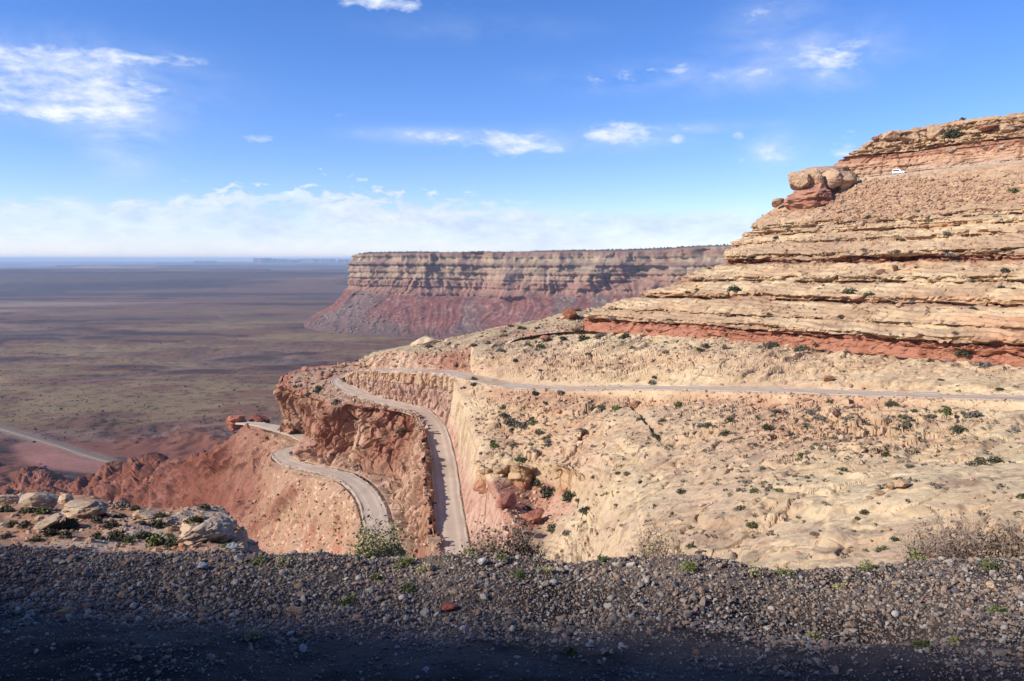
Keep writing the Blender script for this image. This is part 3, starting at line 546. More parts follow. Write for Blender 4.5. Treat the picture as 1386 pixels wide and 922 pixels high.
def col_f(G, tv, n, ID, I2):
    c = np.ones(G.shape)*C3(.35,.18,.115); m = fbm(G*np.array([1, 1, .5]), 11, 4, 440)
    c = mix(c, C3(.45,.28,.19), ss(.0, .35, m)*.75); c = mix(c, C3(.25,.095,.06), ss(.0, .3, -m)*.85); c = mix(c, C3(.44,.29,.20), ss(3.2, 3.9, tv)*.6)
    px, py, _ = proj(G); c = mix(c, C3(.38,.20,.12), ss(555, 580, px)*.5); c = mix(c, C3(.20,.10,.07), ss(.12, .4, fbm(G*np.array([1, 1, .22]), 4, 4, 441))*.6); return mix(c, c*.72, I2*.4)
def clefts(G):
    px, py, _ = proj(G); g = lambda x0, y0, sx, sy: np.exp(-((px-x0)/sx)**2-((py-y0)/sy)**2)
    return -5.5*g(468, 588, 7, 24)-2.5*g(410, 562, 5, 10)-3*g(500, 610, 9, 8)-3*g(527, 585, 10, 9)-2.5*g(548, 608, 6, 16)+3*g(452, 560, 14, 9)+2.2*g(500, 572, 18, 12)-3.2*g(505, 632, 26, 5)-2*g(430, 600, 14, 5)-2.5*g(536, 640, 6, 10)
cliff_piece('red_cliff', [ft_, f1, f2_, f3, fb], 820, 380, 4.2, 15, 48, col_f, taper=(.25, .3), blk=(6, 6, 7), vert=.6, pre=3, extra=clefts)
# talus below the lower road, falling to the red badlands
gt = [P(*q) for q in [(-200,690,1000),(0,660,850),(130,652,650),(200,641,560),(260,620,490),(300,600,440),(325,585,420)]]
gt += [R2(t, 4.2, 0) for t in (14.8,13.8,12.6,11.5,10.4,9.4,8.6,7.6,6.4,5.4,4.5,3.6,2.6,1.6,.6)]
gb = [P(*q) for q in [(-200,790,600),(0,770,430),(70,770,390),(130,770,360),(180,770,340),(220,770,325),(250,770,312),(270,770,303),(285,770,296),(300,770,290),(315,770,284),(330,770,277),
      (345,770,270),(358,770,263),(372,770,257),(388,770,250),(404,770,243),(420,775,236),(440,780,228),(460,785,220),(480,795,208),(500,810,196)]]
gm = [a*.5+b*.5+np.array([0, 0, -3.0]) for a, b in zip(gt, gb)]
gk = [a+np.array([0, 110, -110]) for a in gt]
def col_g(G, tv, n, ID, I2):
    px, py, _ = proj(G); q = G@np.array([[.75, -.66, 0], [.66, .75, 0], [0, 0, 1]]).T
    c = np.ones(G.shape)*C3(.19,.065,.04); c = mix(c, C3(.26,.11,.075), ss(-.1, .3, fbm(G, 14, 4, 450))*.7)
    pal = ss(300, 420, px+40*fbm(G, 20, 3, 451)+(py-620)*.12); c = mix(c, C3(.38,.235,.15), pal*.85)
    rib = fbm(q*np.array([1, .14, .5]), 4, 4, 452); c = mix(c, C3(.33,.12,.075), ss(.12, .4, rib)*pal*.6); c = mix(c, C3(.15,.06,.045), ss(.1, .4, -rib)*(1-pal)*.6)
    rk = worley(G, (2.2, 2.2, 2.2), 55); c = mix(c, C3(.52,.36,.24), (rk[0] < .33)*pal*(rk[2] > .4)*.8); c = mix(c, C3(.14,.12,.06), (rk[0] < .22)*(rk[2] < .12)*.8)
    return c
def talus():
    G, tv, tu = loft([gk, gt, gm, gb], 860, 400); G = blur(G, 5); n = faces_cam(normals(G), G); px, py, dp = proj(G)
    ed = (ss(1.0, 1.12, tv)+(1-ss(.6, 1, tv)))[:, None]*np.ones(px.shape); ed = np.where(px < 335, 1, ed)
    sc_ = np.clip(dp/250, .8, 4); far = ss(380, 600, dp)
    h = fbm(np.stack([G[..., 0], G[..., 1], 0*px], -1), (26, 60, 1), 5, 460); gul = np.abs(h)
    d = -gul*(9+22*far)+2.2*fbm(G, 7, 4, 461)+(.5-worley(G, (3.2, 3.2, 3.2), 57)[0])*.9
    d = d+ss(345, 300, px)*((1-np.abs(fbm(G, 26, 5, 462, .6))*2.2)*3.8+1.8*fbm(G, 8, 4, 463, .6))
    crag = np.exp(-((px-300)/42)**2-((py-628)/16)**2)+.8*np.exp(-((px-215)/55)**2-((py-655)/20)**2); F1, F2, ID = worley(G*np.array([1, 1, .5]), 10, 58)
    d = d+crag*((ID-.4)*6-2*(1-ss(0, .2, F2-F1)))
    gl = np.exp(-(((px-375)*.72-(700-py)*.69)/6.5)**2)*ss(640, 665, py); d = d-gl*2.5
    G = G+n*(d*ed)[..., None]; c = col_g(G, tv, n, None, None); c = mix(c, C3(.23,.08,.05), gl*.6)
    grid_mesh('talus_slope', G, c, MR)
talus()
build_road('upper_road', R1C, 3.7, 1400)
build_road('lower_road', R2C, 3.5, 800)

# ------------------------------------------------------------------ ground between the roadside berm and the basin
crest = [(-500,735),(-150,737),(0,738),(100,740),(200,744),(300,740),(450,744),(560,750),(640,744),(700,748),(780,757),(850,749),(930,748),(1000,757),(1050,770),(1150,767),(1250,755),(1386,748),(1550,745),(1900,745)]
cpx = np.array([q[0] for q in crest], float); cpy = np.array([q[1] for q in crest], float)
CY = 5.2
def bank():
    rows = [[XZ(px, 8.0, -4.75) for px, py in crest]]
    for Y, z in ((9.5, -6.4), (16, -11.5), (28, -19), (60, -42), (110, -80), (190, -135)):
        rows.append([XZ(px, Y, z+(-6 if px < 600 else 0)*min(1, Y/60)) for px, py in crest])
    G, tv, tu = loft(rows, 420, 220); n = faces_cam(normals(G), G); G += n*((.35*fbm(G, 3, 4, 500)+.08*fbm(G, .6, 3, 501))*ss(0, 1, tv)[:, None])[..., None]
    c = mix(C3(.36,.19,.12)*np.ones(G.shape), C3(.42,.28,.19), ss(-.2, .3, fbm(G, 4, 4, 502))); grid_mesh('embankment', G, c, MR_NEAR)
bank()
def shoulder():
    def crestz(X, Y):                     # roadside ground: flat verge, low berm, drop behind
        px = W_PX/2+F_PX*X/np.maximum(Y*CP, .3); py = np.interp(px, cpx, cpy); zc = -(py-HOR)/F_PX*CY*1.02
        zn = -1.66+.0*X; t = ss(2.9, 4.4, Y); z = zn*(1-t)+zc*t
        return z-.6*np.clip(Y-CY, 0, 1.8)-1.1*np.clip(Y-CY-1.8, 0, 9)-0.25*ss(CY-.12, CY+.25, Y)
    us = np.linspace(-1, 1, 1000); Ys = np.concatenate([np.linspace(-6, 2.3, 30), np.linspace(2.35, 8.2, 460)]); YY, UU = np.meshgrid(Ys, us, indexing='ij'); XX = UU*(np.abs(YY)*1.0+5.0)
    XX[:30] = UU[:30]*(9+0*YY[:30])*(1-ss(-6, 2.3, YY[:30]))+XX[:30]*ss(-6, 2.3, YY[:30])
    Z = crestz(XX, YY); p = np.stack([XX, YY, 0*XX], -1)
    hump = lambda x0, y0, r, h: h*np.exp(-((XX-x0)**2+(YY-y0)**2)/r**2)
    Z = Z+.045*fbm(p, .8, 4, 510)+.018*fbm(p, .16, 3, 511)-hump(1.95, 3.9, .28, .10)+hump(2.6, 4.3, .5, .05)
    G = np.stack([XX, YY, Z], -1); c = mix(C3(.03,.022,.019)*np.ones(G.shape), C3(.085,.062,.05), ss(-.3, .3, fbm(p, .35, 4, 512))); c = mix(c, C3(.20,.145,.11), ss(.05, .35, fbm(p, .6, 4, 513))*ss(4.2, 4.9, YY)*.7)  # soil coloured darker near the camera to deepen the shade there
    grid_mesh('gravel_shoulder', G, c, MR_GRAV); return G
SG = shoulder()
# the upper side of the road cut that stands behind the camera and throws its shade over the shoulder
def behind():
    A0, B0 = np.array([-3.4, 5.45]), np.array([2.2, 3.62]); zt = -1.8; e = (B0-A0)/np.linalg.norm(B0-A0)
    D = 112.0; base = A0+SH*D; H = zt+D*math.tan(SUN_EL); rows = []
    sp = np.linspace(-120, 190, 24); out = -np.array([e[1], -e[0]])
    out = out if out@SH < 0 else -out      # from the cliff towards the road
    for q, hh in ((-60, 1.0), (-25, 1.0), (0, 1.0), (3, .93), (5, .6), (9, .38), (22, .12), (40, 0)):
        r = []
        for s in sp:
            xy = base+e*s+out*q; Hs_ = H+6.0*float(ss(-4, -28, s)) if s < -4 else H; z = Hs_*hh+(-1.9)*(1-hh)
            r.append(np.array([xy[0], xy[1], z]))
        rows.append(r)
    G, tv, tu = loft(rows, 420, 260); n = normals(G); n *= np.sign((n[..., 2]).mean())
    steep = ss(1.9, 2.2, tv)*(1-ss(5.5, 6.5, tv)); G += n*(3.0*fbm(G, 14, 4, 520)*steep[:, None])[..., None]; G[..., 2] += (.28*fbm(G, 3, 2, 522)+.5*fbm(G, 11, 2, 523))*ss(3, 1.5, tv)[:, None]
    c = mix(TAN*np.ones(G.shape), RED, ss(-.1, .3, fbm(G, (30, 30, 5), 3, 521))); grid_mesh('roadside_cliff', G, c, MR)
behind()
# rocky shelf at the lower left
def shelf():
    bk = [(-420,676,42),(-150,674,41),(0,676,40),(50,672,38),(120,674,36),(160,684,34),(220,690,32),(270,686,30),(300,690,29),(314,705,28)]
    fr = [(-420,790,17),(-150,785,17),(0,775,17.5),(50,775,17.5),(120,775,17.5),(160,775,17.5),(220,775,17.5),(270,775,17.5),(310,775,18),(345,775,19)]
    b_ = [P(*q) for q in bk]; f_ = [P(*q) for q in fr]; m_ = [a*.5+b*.5+np.array([0, 0, .25]) for a, b in zip(b_, f_)]
    k1 = [a+np.array([.6, 1.0, -2.5]) for a in b_]; k2 = [a+np.array([2, 9, -22]) for a in b_]; g2 = [a+np.array([0, -4, -4.5]) for a in f_]
    for r, s in ((k1, 1), (k2, 5)): r[-1] = r[-1]+np.array([s, 0, 0])
    e1 = lambda r, dz: list(r)+[r[-1]+np.array([1.0, -.3, -3+dz])]
    G, tv, tu = loft([e1(r, d) for r, d in ((k2, -6), (k1, -2), (b_, 0), (m_, 0), (f_, 0), (g2, 0))], 620, 330); n = faces_cam(normals(G), G); st = ss(.3, .8, np.hypot(n[..., 0], n[..., 1]))
    rk = ss(.0, .3, fbm(G, 5, 3, 530)+.05)
    F1, F2, ID = worley(G, (1.6, 1.6, .8), 61); G[..., 2] += .35*fbm(G, 3, 4, 531)+rk*ledged(G, .45, .4, 3, 532, .85, (.1, .15))*.9+.10*(ID-.5)*rk+.05*fbm(G, .4, 3, 533)
    c = mix(C3(.33,.165,.095)*np.ones(G.shape), C3(.45,.33,.235), rk*.85); c = mix(c, C3(.26,.15,.10), ss(.1, .4, fbm(G, .9, 4, 534))*.6)
    pb = worley(G, (.35, .35, .35), 62); c = mix(c, C3(.42,.30,.22), (pb[0] < .3)*(pb[2] > .5)*.7)
    grid_mesh('rocky_shelf', G, c, MR_NEAR)
shelf()
# ------------------------------------------------------------------ where things can stand: nearest ground seen at each pixel
ZB = np.full((H_PX.__int__()+2, int(W_PX)+2), 1e9); ZP = np.zeros(ZB.shape+(3,)); ZI = np.zeros(ZB.shape, int); names = list(GR)
def add_zbuf(k, nm):
    V, px, py, dp, n = GR[nm]; m = (px > 0) & (px < W_PX) & (py > 0) & (py < H_PX) & (dp > 1)
    ix = px[m].astype(int); iy = py[m].astype(int); o = np.argsort(-dp[m]); ix, iy = ix[o], iy[o]; d = dp[m][o]; v = V[m][o]
    B = np.full(ZB.shape, 1e9); B[iy, ix] = d; Q = np.zeros(ZP.shape); Q[iy, ix] = v
    u = B < ZB; ZB[u] = B[u]; ZP[u] = Q[u]; ZI[u] = k
for k, nm in enumerate(names): add_zbuf(k, nm)
def spot(px, py, r=2):
    x, y = int(px), int(py); best = None
    for j in range(max(0, y-r), min(int(H_PX), y+r+1)):
        for i in range(max(0, x-r), min(int(W_PX), x+r+1)):
            if ZB[j, i] < 1e8 and (best is None or ZB[j, i] < best[0]-.02*best[0] or (abs(ZB[j, i]-best[0]) < .02*best[0] and abs(i-x)+abs(j-y) < best[2])): best = (ZB[j, i], (j, i), abs(i-x)+abs(j-y))
    if best is None: return None, None, None
    return ZP[best[1]].copy(), best[0], names[ZI[best[1]]]

# ------------------------------------------------------------------ boulders
def ico(sub):
    import bmesh
    bm = bmesh.new(); bmesh.ops.create_icosphere(bm, subdivisions=sub, radius=1.0); V = np.array([v.co[:] for v in bm.verts]); Fc = np.array([[v.index for v in f.verts] for f in bm.faces]); bm.free(); return V, Fc
ICO = {k: ico(k) for k in (1, 2, 3, 5)}
def rock_shape(sub, seed, rough=.12, planes=11, lay=0.0, lo=.5):
    V, Fc = ICO[sub]; V = V.copy(); r = np.random.default_rng(seed)
    nn_ = r.normal(size=(planes, 3)); nn_ /= np.linalg.norm(nn_, axis=1, keepdims=True); dd = r.uniform(lo, .88, planes)
    for a, d in zip(nn_, dd): V -= a*np.maximum(V@a-d, 0)[:, None]*.92
    if sub >= 3:
        o = V/np.linalg.norm(V, axis=1, keepdims=True); V = V+o*(rough*fbm(V+seed, .7, 4, seed % 97)+rough*.35*fbm(V+seed, .17, 3, seed % 89))[:, None]
        V = V*(1-.09*np.exp(-(fbm(V+seed*1.7, (1.1, 1.1, .6), 3, seed % 61)/.03)**2))[:, None]
        if lay: V[:, :2] *= (1+lay*fbm(np.stack([V[:, 0]*.3+seed, V[:, 1]*.3, V[:, 2]], 1), .16, 3, seed % 71))[:, None]
    return V, Fc
def boulder(name, px, py, wpx, hpx, label, cat='boulder', group=None, seed=1, colr=CREAM, deep=.8, Y=None, lay=.12, mat=None, rot=0.0, tilt=0.0, dark=None, sub=5, sink=.3, kind=None):
    base, dep, _ = spot(px, py+hpx/2)
    if Y is not None: base = P(px, py+hpx/2, Y)
    s = base[1]/F_PX; w, h = wpx*s/2, hpx*s/2
    V, Fc = rock_shape(sub, seed, lay=lay, planes=16, lo=.5 if h > 2 else .42); V = V/np.abs(V).max(0)
    ct, st = math.cos(tilt), math.sin(tilt); V = V*np.array([w, w*deep, h]); V = np.stack([V[:, 0]*ct-V[:, 2]*st, V[:, 1], V[:, 0]*st+V[:, 2]*ct], 1)
    cr, sr = math.cos(rot), math.sin(rot); V = np.stack([V[:, 0]*cr-V[:, 1]*sr, V[:, 0]*sr+V[:, 1]*cr, V[:, 2]], 1)
    c = np.ones(V.shape)*colr; c = mix(c, c*.72, ss(0, .4, fbm(V+seed, max(h, .1)*.6, 4, 7))); c = mix(c, dark if dark is not None else c*C3(.7,.5,.4), ss(.2, .5, fbm(np.stack([V[:, 0]*.2, V[:, 1]*.2, V[:, 2]], 1)+seed, h*.35, 3, 9))*.7)
    V[:, 2] += h*(1-sink); o = mesh_np(name, V, Fc, c, mat or MR, False); o.location = base.tolist(); tag(o, label, cat, group, kind); return o
# the shelf at the lower left
PALE = C3(.41,.305,.215)
boulder('boulder', 50,671,56,37,'pale domed boulder with rust-brown underside, biggest hump on the left shelf',seed=3,colr=PALE,mat=MR_NEAR,dark=C3(.30,.15,.07),lay=.1)
boulder('boulder', 8,672,36,17,'low pale rounded boulder cut by the left edge of the view',seed=4,colr=PALE,mat=MR_NEAR)
boulder('boulder', 86,671,26,16,'small whitish boulder between the domed boulder and the wedge slab',seed=5,colr=PALE*1.1,mat=MR_NEAR)
boulder('rock_slab', 110,682,78,32,'long wedge-shaped pale slab tapering to the left on the shelf','rock slab',seed=6,colr=PALE*.95,mat=MR_NEAR,tilt=.14,dark=C3(.22,.12,.07),lay=.2)
boulder('rock_slab', 274,707,84,44,'big overhanging slab at the right end of the shelf, above the red slope','rock slab',seed=7,colr=PALE*.95,mat=MR_NEAR,tilt=.08,dark=C3(.22,.12,.075),lay=.22,deep=1.2,sink=.75)
boulder('rock_slab', 195,694,38,15,'thin flat whitish slab between two shrubs on the shelf','rock slab',seed=8,colr=PALE*1.1,mat=MR_NEAR)
boulder('rock_slab', 66,705,46,18,'tilted grey-tan slab below the wedge slab','rock slab',seed=9,colr=PALE*.8,mat=MR_NEAR,tilt=.35)
boulder('rock_slab', 222,702,26,10,'small white slab just left of the overhanging slab','rock slab',seed=10,colr=PALE*1.15,mat=MR_NEAR,tilt=.2)
boulder('stone', 248,736,14,12,'small orange stone between green shrubs near the gravel edge','stone',seed=12,colr=ORANGE,mat=MR_NEAR,sub=3)
# the hill: buttress with its four round heads, balanced rocks, blocks on the rim
boulder('rock_buttress',1103,272,86,54,'red thin-bedded rock buttress carrying four rounded heads','rock buttress',seed=21,colr=C3(.40,.20,.13),lay=.28,deep=.9,Y=288,dark=C3(.24,.09,.06),sink=.1)
for i,(x,w,l) in enumerate([(1080,27,'leftmost rounded sandstone head, on the skyline'),(1101,26,'second rounded sandstone head from the skyline'),(1123,28,'third rounded sandstone head, pitted face'),(1146,27,'rightmost rounded sandstone head, beside the dark shaded gully')]):
    boulder('rounded_boulder',x,243.0,w*1.06,30,l+' of the buttress','rock','rounded heads on the buttress',seed=30+i,colr=C3(.47,.31,.19),Y=287,lay=.08,deep=1.1,dark=C3(.33,.19,.12),sink=.1)
boulder('rock_outcrop',1116,236,76,20,'broad tan cap of broken rock above the four rounded heads','outcrop',seed=36,colr=C3(.41,.27,.18),Y=302,lay=.1,deep=.9,sink=.0)
for x,y,w,h,l,sd,Yb in [(1051,273,20,13,'uppermost balanced boulder tilted on the hill edge',40,296),(1041,290,18,13,'wide lower boulder under the tilted balanced boulder',41,297),(1053,291,12,11,'small egg-shaped boulder beside the balanced pair',42,295)]:
    boulder('boulder',x,y,w,h,l,seed=sd,colr=C3(.47,.32,.2),Y=Yb,sub=3 if w<15 else 5,tilt=.25 if sd==40 else 0)
for x,y,w,h,l,sd in [(1206,183,27,13,'long tilted slab of rock on the rim right of the skyline notch',50),(1265,180,27,17,'largest squarish block on the rim, left of the big dark bush',51),
  (1237,180,13,10,'small rounded block between two larger rim blocks',52),(1248,179,12,9,'small block leaning on the squarish rim block',53),(1227,186,22,9,'low broad block under the small rim blocks',54),
  (1186,188,15,9,'dark red-brown block left of the long rim slab',55),(1339,172,32,10,'flat reddish slab on the rim far to the right',56),(1363,172,24,14,'tall tan block right of the flat reddish rim slab',57),
  (1286,204,19,8,'pale fallen block on the red slope below the rim',58),(1336,200,13,7,'small pale block on the red slope, left of a second one',59),(1357,198,11,6,'smallest pale block on the red slope, farthest right',60),
  (1172,196,14,11,'brown block at the left shoulder of the rim',61),(1211,362,10,11,'dark upright boulder on the middle ledges of the hill',62),(1191,366,13,9,'dark flat boulder left of the upright one on the ledges',63),
  (771,423,22,17,'dark red overhanging block at the left tip of the hill',64),(1018,396,14,9,'brown boulder in the shrubs on the lower hill ledge',65),(983,398,10,9,'tan boulder beside a shrub on the lower hill ledge',66)]:
    boulder('rock_block',x,y,w,h,l,'rock',seed=sd,colr={55:C3(.25,.11,.08),56:C3(.37,.18,.11),58:PALE,59:PALE,60:PALE,62:C3(.26,.14,.09),63:C3(.26,.14,.09),64:C3(.32,.13,.075)}.get(sd,C3(.44,.29,.18)),sub=5 if w>18 else 3,sink=.2)
# ridge and basin
boulder('boulder',578,461,46,19,'large smooth cream boulder lying on the ridge skyline behind the hairpin',seed=70,colr=C3(.55,.41,.27),Y=322,deep=.6,tilt=.12,lay=.03)
boulder('rock_slab',609,461,24,9,'smaller pale slab on the skyline right of the cream boulder','rock slab',seed=71,colr=C3(.52,.39,.27),Y=318,sub=3)
boulder('rock_slab',486,492,24,7,'thin pale slab on the skyline above the hairpin bend','rock slab',seed=72,colr=C3(.50,.35,.23),Y=334,sub=3)
for x,y,w,h,l,sd,cc in [(1119,511,19,10,'red-brown boulder pair on slickrock above the road',73,C3(.40,.2,.12)),(739,456,18,8,'reddish flat boulder near the ridge top above the road',74,C3(.36,.18,.11)),
  (1206,656,14,12,'round tan boulder at the left of the cluster in the basin',75,TAN),(1221,654,20,14,'largest round boulder of the cluster in the slickrock basin',76,TAN),(1190,666,18,7,'low flat boulder in front of the basin cluster',77,TAN),
  (1175,673,12,5,'thin rock chip in front of the basin boulder cluster',78,TAN),(1128,556,17,11,'grey-brown boulder below the road among rubble',79,C3(.34,.2,.14)),(858,545,16,14,'brown boulder at the top of the dry gully below the road',80,C3(.33,.17,.1)),
  (684,672,30,24,'dull red boulder in the hollow nearest the road cut',83,C3(.33,.14,.10)),
  (722,694,36,24,'dark red boulder in the hollow below the alcove',84,C3(.30,.12,.08)),(706,712,28,18,'red-brown boulder in front of the dark red one in the hollow',85,C3(.33,.15,.10)),(1105,727,5,4,'little bright red stone on the slickrock',86,C3(.42,.13,.06))]:
    boulder('boulder',x,y,w,h,l,seed=sd,colr=cc,sub=5 if w>18 else 3,sink=.35 if sd in (81,82,83,84,85) else .15,deep=.9)
boulder('rock_outcrop',423,609,62,44,'red-brown rib of rock at the bend of the lower road, hiding part of the road',cat='outcrop',seed=92,colr=C3(.37,.20,.135),Y=301,lay=.15,sink=.15,deep=1.2,dark=C3(.25,.11,.075))
boulder('rock_outcrop',322,566,36,24,'ragged red rock knob beyond the end of the lower road','outcrop',seed=90,colr=C3(.36,.13,.075),Y=438,lay=.22,sink=.5)
boulder('rock_outcrop',352,565,30,17,'dark red flat-topped knob where the lower road disappears','outcrop',seed=91,colr=C3(.26,.09,.06),Y=446,lay=.22,sink=.4)

# ------------------------------------------------------------------ loose rock that nobody could count
def scatter_mesh(name, pts, sizes, cols, mat, label=None, cat=None, sub=2, squash=.65, nvar=8, seed=5, smooth=False, sink=.1):
    r = np.random.default_rng(seed); vs = [rock_shape(sub, seed*31+i, planes=10, lo=.34)[0] for i in range(nvar)]; Fc = ICO[sub][1]; Vn = len(vs[0]); n = len(pts)
    base = np.array(vs)[r.integers(0, nvar, n)]*np.stack([r.uniform(.8, 1.25, n), r.uniform(.75, 1.2, n), r.uniform(squash*.8, squash*1.3, n)], 1)[:, None, :]
    a, b = r.uniform(0, 6.28, n), r.uniform(-.6, .6, n); ca, sa, cb, sb = [q[:, None] for q in (np.cos(a), np.sin(a), np.cos(b), np.sin(b))]
    x, y, z = base[..., 0], base[..., 1], base[..., 2]; x, z = x*cb-z*sb, x*sb+z*cb; x, y = x*ca-y*sa, x*sa+y*ca
    V = np.stack([x, y, z], -1)*sizes[:, None, None]+pts[:, None, :]; V[..., 2] += (sizes*squash*(.5-sink))[:, None]
    Fa = (Fc[None]+(np.arange(n)*Vn)[:, None, None]).reshape(-1, 3); c = np.repeat(cols, Vn, 0)
    o = mesh_np(name, V.reshape(-1, 3), Fa, c, mat, smooth); tag(o, label, cat, kind='stuff'); return o
def region_pts(n, dens, seed):
    r = np.random.default_rng(seed); ys, xs = np.where(ZB < 1e8); k = r.integers(0, len(ys), n*60); w = dens(xs[k], ys[k], ZI[ys[k], xs[k]]); k = k[r.uniform(0, 1, len(k)) < w][:n]
    return ZP[ys[k], xs[k]], xs[k], ys[k]
I = {n_: i for i, n_ in enumerate(names)}
def g2(x, y, x0, y0, sx, sy, rot=0): return np.exp(-(((x-x0)+rot*(y-y0))/sx)**2-((y-y0)/sy)**2)
r_ = np.random.default_rng(77)
pt, xs, ys = region_pts(3600, lambda x, y, i: (i == I['sandstone_hill'])*np.clip(g2(x, y, 1190, 275, 75, 20)+g2(x, y, 1300, 262, 110, 12)+.9*g2(x, y, 1240, 246, 120, 5)+g2(x, y, 1150, 285, 35, 14)+.012*(y > 230), 0, 1), 1)
sz = r_.lognormal(-1.15, .5, len(pt)).clip(.15, 1.2); scatter_mesh('rubble', pt, sz, mix(C3(.34,.18,.11)*np.ones(3), C3(.49,.33,.21), r_.uniform(0, 1, len(pt))), MR, 'reddish broken rock tumbled down the slope below the white vehicle', 'rubble')
pt, xs, ys = region_pts(2300, lambda x, y, i: (i == I['slickrock'])*np.clip(g2(x, y, 1100, 541, 230, 7)*1.0+.8*g2(x, y, 700, 555, 60, 18)+.7*g2(x, y, 1130, 585, 130, 25)+.5*g2(x, y, 780, 500, 140, 10)+.5*g2(x, y, 1000, 480, 260, 8)+.5*g2(x, y, 720, 690, 40, 25)+.02, 0, 1), 2)
sz = r_.lognormal(-1.25, .5, len(pt)).clip(.1, .9)*np.clip(proj(pt)[2]/170, .25, 1); scatter_mesh('rubble', pt, sz, mix(C3(.38,.19,.12)*np.ones(3), C3(.50,.35,.23), r_.uniform(0, 1, len(pt))), MR, 'scattered broken rock along the road and over the slickrock basin', 'rubble', seed=6)
pt, xs, ys = region_pts(2600, lambda x, y, i: ((i == I['talus_slope']) & (x > 320))*.5+((i == I['promontory_top'])|(i == I['ridge']))*.5+(i == I['red_cliff'])*.05*(y > 600), 3)
sz = r_.lognormal(-1.1, .5, len(pt)).clip(.12, 1.3); scatter_mesh('rubble', pt, sz, mix(C3(.33,.14,.09)*np.ones(3), C3(.50,.34,.23), r_.uniform(0, 1, len(pt))), MR, 'rock debris strewn over the talus and the red promontory', 'rubble', seed=7)
pt, xs, ys = region_pts(320, lambda x, y, i: ((i == I['promontory_top']) & (x < 505) & (y < 520))*1.0+(i == I['promontory_top'])*(y < 555)*.1, 14)
scatter_mesh('rubble', pt, r_.lognormal(-.35, .4, len(pt)).clip(.4, 2.0), mix(C3(.27,.11,.07)*np.ones(3), C3(.42,.24,.16), r_.uniform(0, 1, len(pt))), MR, 'ragged red blocks along the rim of the promontory', 'rubble', seed=17, squash=.8)
pt, xs, ys = region_pts(1500, lambda x, y, i: ((i == I['far_mesa']) & (y > 400))*g2(x, y, 480+0*x, 432+0*y, 75, 22), 4)
if len(pt): scatter_mesh('rubble', pt, r_.lognormal(1.2, .45, len(pt)).clip(1.5, 9), np.ones((len(pt), 1))*C3(.26,.19,.155)[None], MR_FAR, 'pale boulders strewn down the talus of the far mesa', 'rubble', seed=8, sub=1)
pt, xs, ys = region_pts(1400, lambda x, y, i: (i == I['rocky_shelf'])*.5, 5)
scatter_mesh('rubble', pt, r_.lognormal(-2.9, .5, len(pt)).clip(.02, .2), mix(C3(.38,.2,.12)*np.ones(3), PALE, r_.uniform(0, 1, len(pt))), MR_NEAR, 'small stones lying on the red soil of the left shelf', 'rubble', seed=9, sub=1)
# gravel on the road shoulder
def gravel():
    nv, nu = SG.shape[:2]; r = np.random.default_rng(3); n = 250000
    Y = 2.75+(5.75-2.75)*r.uniform(0, 1, n)**.9; U = r.uniform(-.83, .83, n); X = U*(Y*1.0+5.0)
    m = np.abs(X) < Y*.72+1.6; Y, U, X = Y[m], U[m], X[m]
    Yr = SG[:, nu//2, 1]; fi = np.interp(Y, Yr, np.arange(nv)); fj = (U+1)/2*(nu-1); i0 = fi.astype(int).clip(0, nv-2); j0 = fj.astype(int).clip(0, nu-2); a, b = fi-i0, fj-j0
    z = SG[i0, j0, 2]*(1-a)*(1-b)+SG[i0+1, j0, 2]*a*(1-b)+SG[i0, j0+1, 2]*(1-a)*b+SG[i0+1, j0+1, 2]*a*b; pts = np.stack([X, Y, z], 1)
    dens = ss(-.4, .25, fbm(pts, .5, 3, 600)+1.1*ss(3.5, 4.4, Y)-.42+.25*ss(-1, 2, X)); k = r.uniform(0, 1, len(X)) < .20+.80*dens; pts = pts[k]; Y = Y[k]
    size = r.lognormal(-5.2, .58, len(pts)).clip(.0035, .03)*(.72+.28*ss(3.0, 4.2, Y)); t = r.uniform(0, 1, len(pts)); t2 = r.uniform(0, 1, len(pts))
    c = mix(C3(.14,.112,.094)*np.ones(3), C3(.35,.295,.25), t); c = mix(c, C3(.28,.18,.13)*np.ones(3), (t2 > .64)*.8); c = mix(c, C3(.08,.07,.075)*np.ones(3), (t2 < .2)*.8); c = mix(c, C3(.42,.38,.34)*np.ones(3), (np.abs(t2-.5) < .03)*.8)
    big = size > .0105
    scatter_mesh('gravel', pts[big], size[big], c[big], MR_GRAV, 'loose grey and tan gravel piled along the road shoulder', 'gravel', sub=2, squash=.7, nvar=14, seed=11)
    scatter_mesh('gravel', pts[~big], size[~big], c[~big], MR_GRAV, 'finer gravel grit between the bigger pebbles', 'gravel', sub=1, squash=.75, nvar=10, seed=12)
gravel()
def shoulder_z(x, y):
    nv, nu = SG.shape[:2]; i = int(np.argmin(np.abs(SG[:, nu//2, 1]-y))); j = int(np.argmin(np.abs(SG[i, :, 0]-x))); return SG[i, j, 2]
def on_shoulder(px, py):
    q, d, nm = spot(px, py, 3); return q
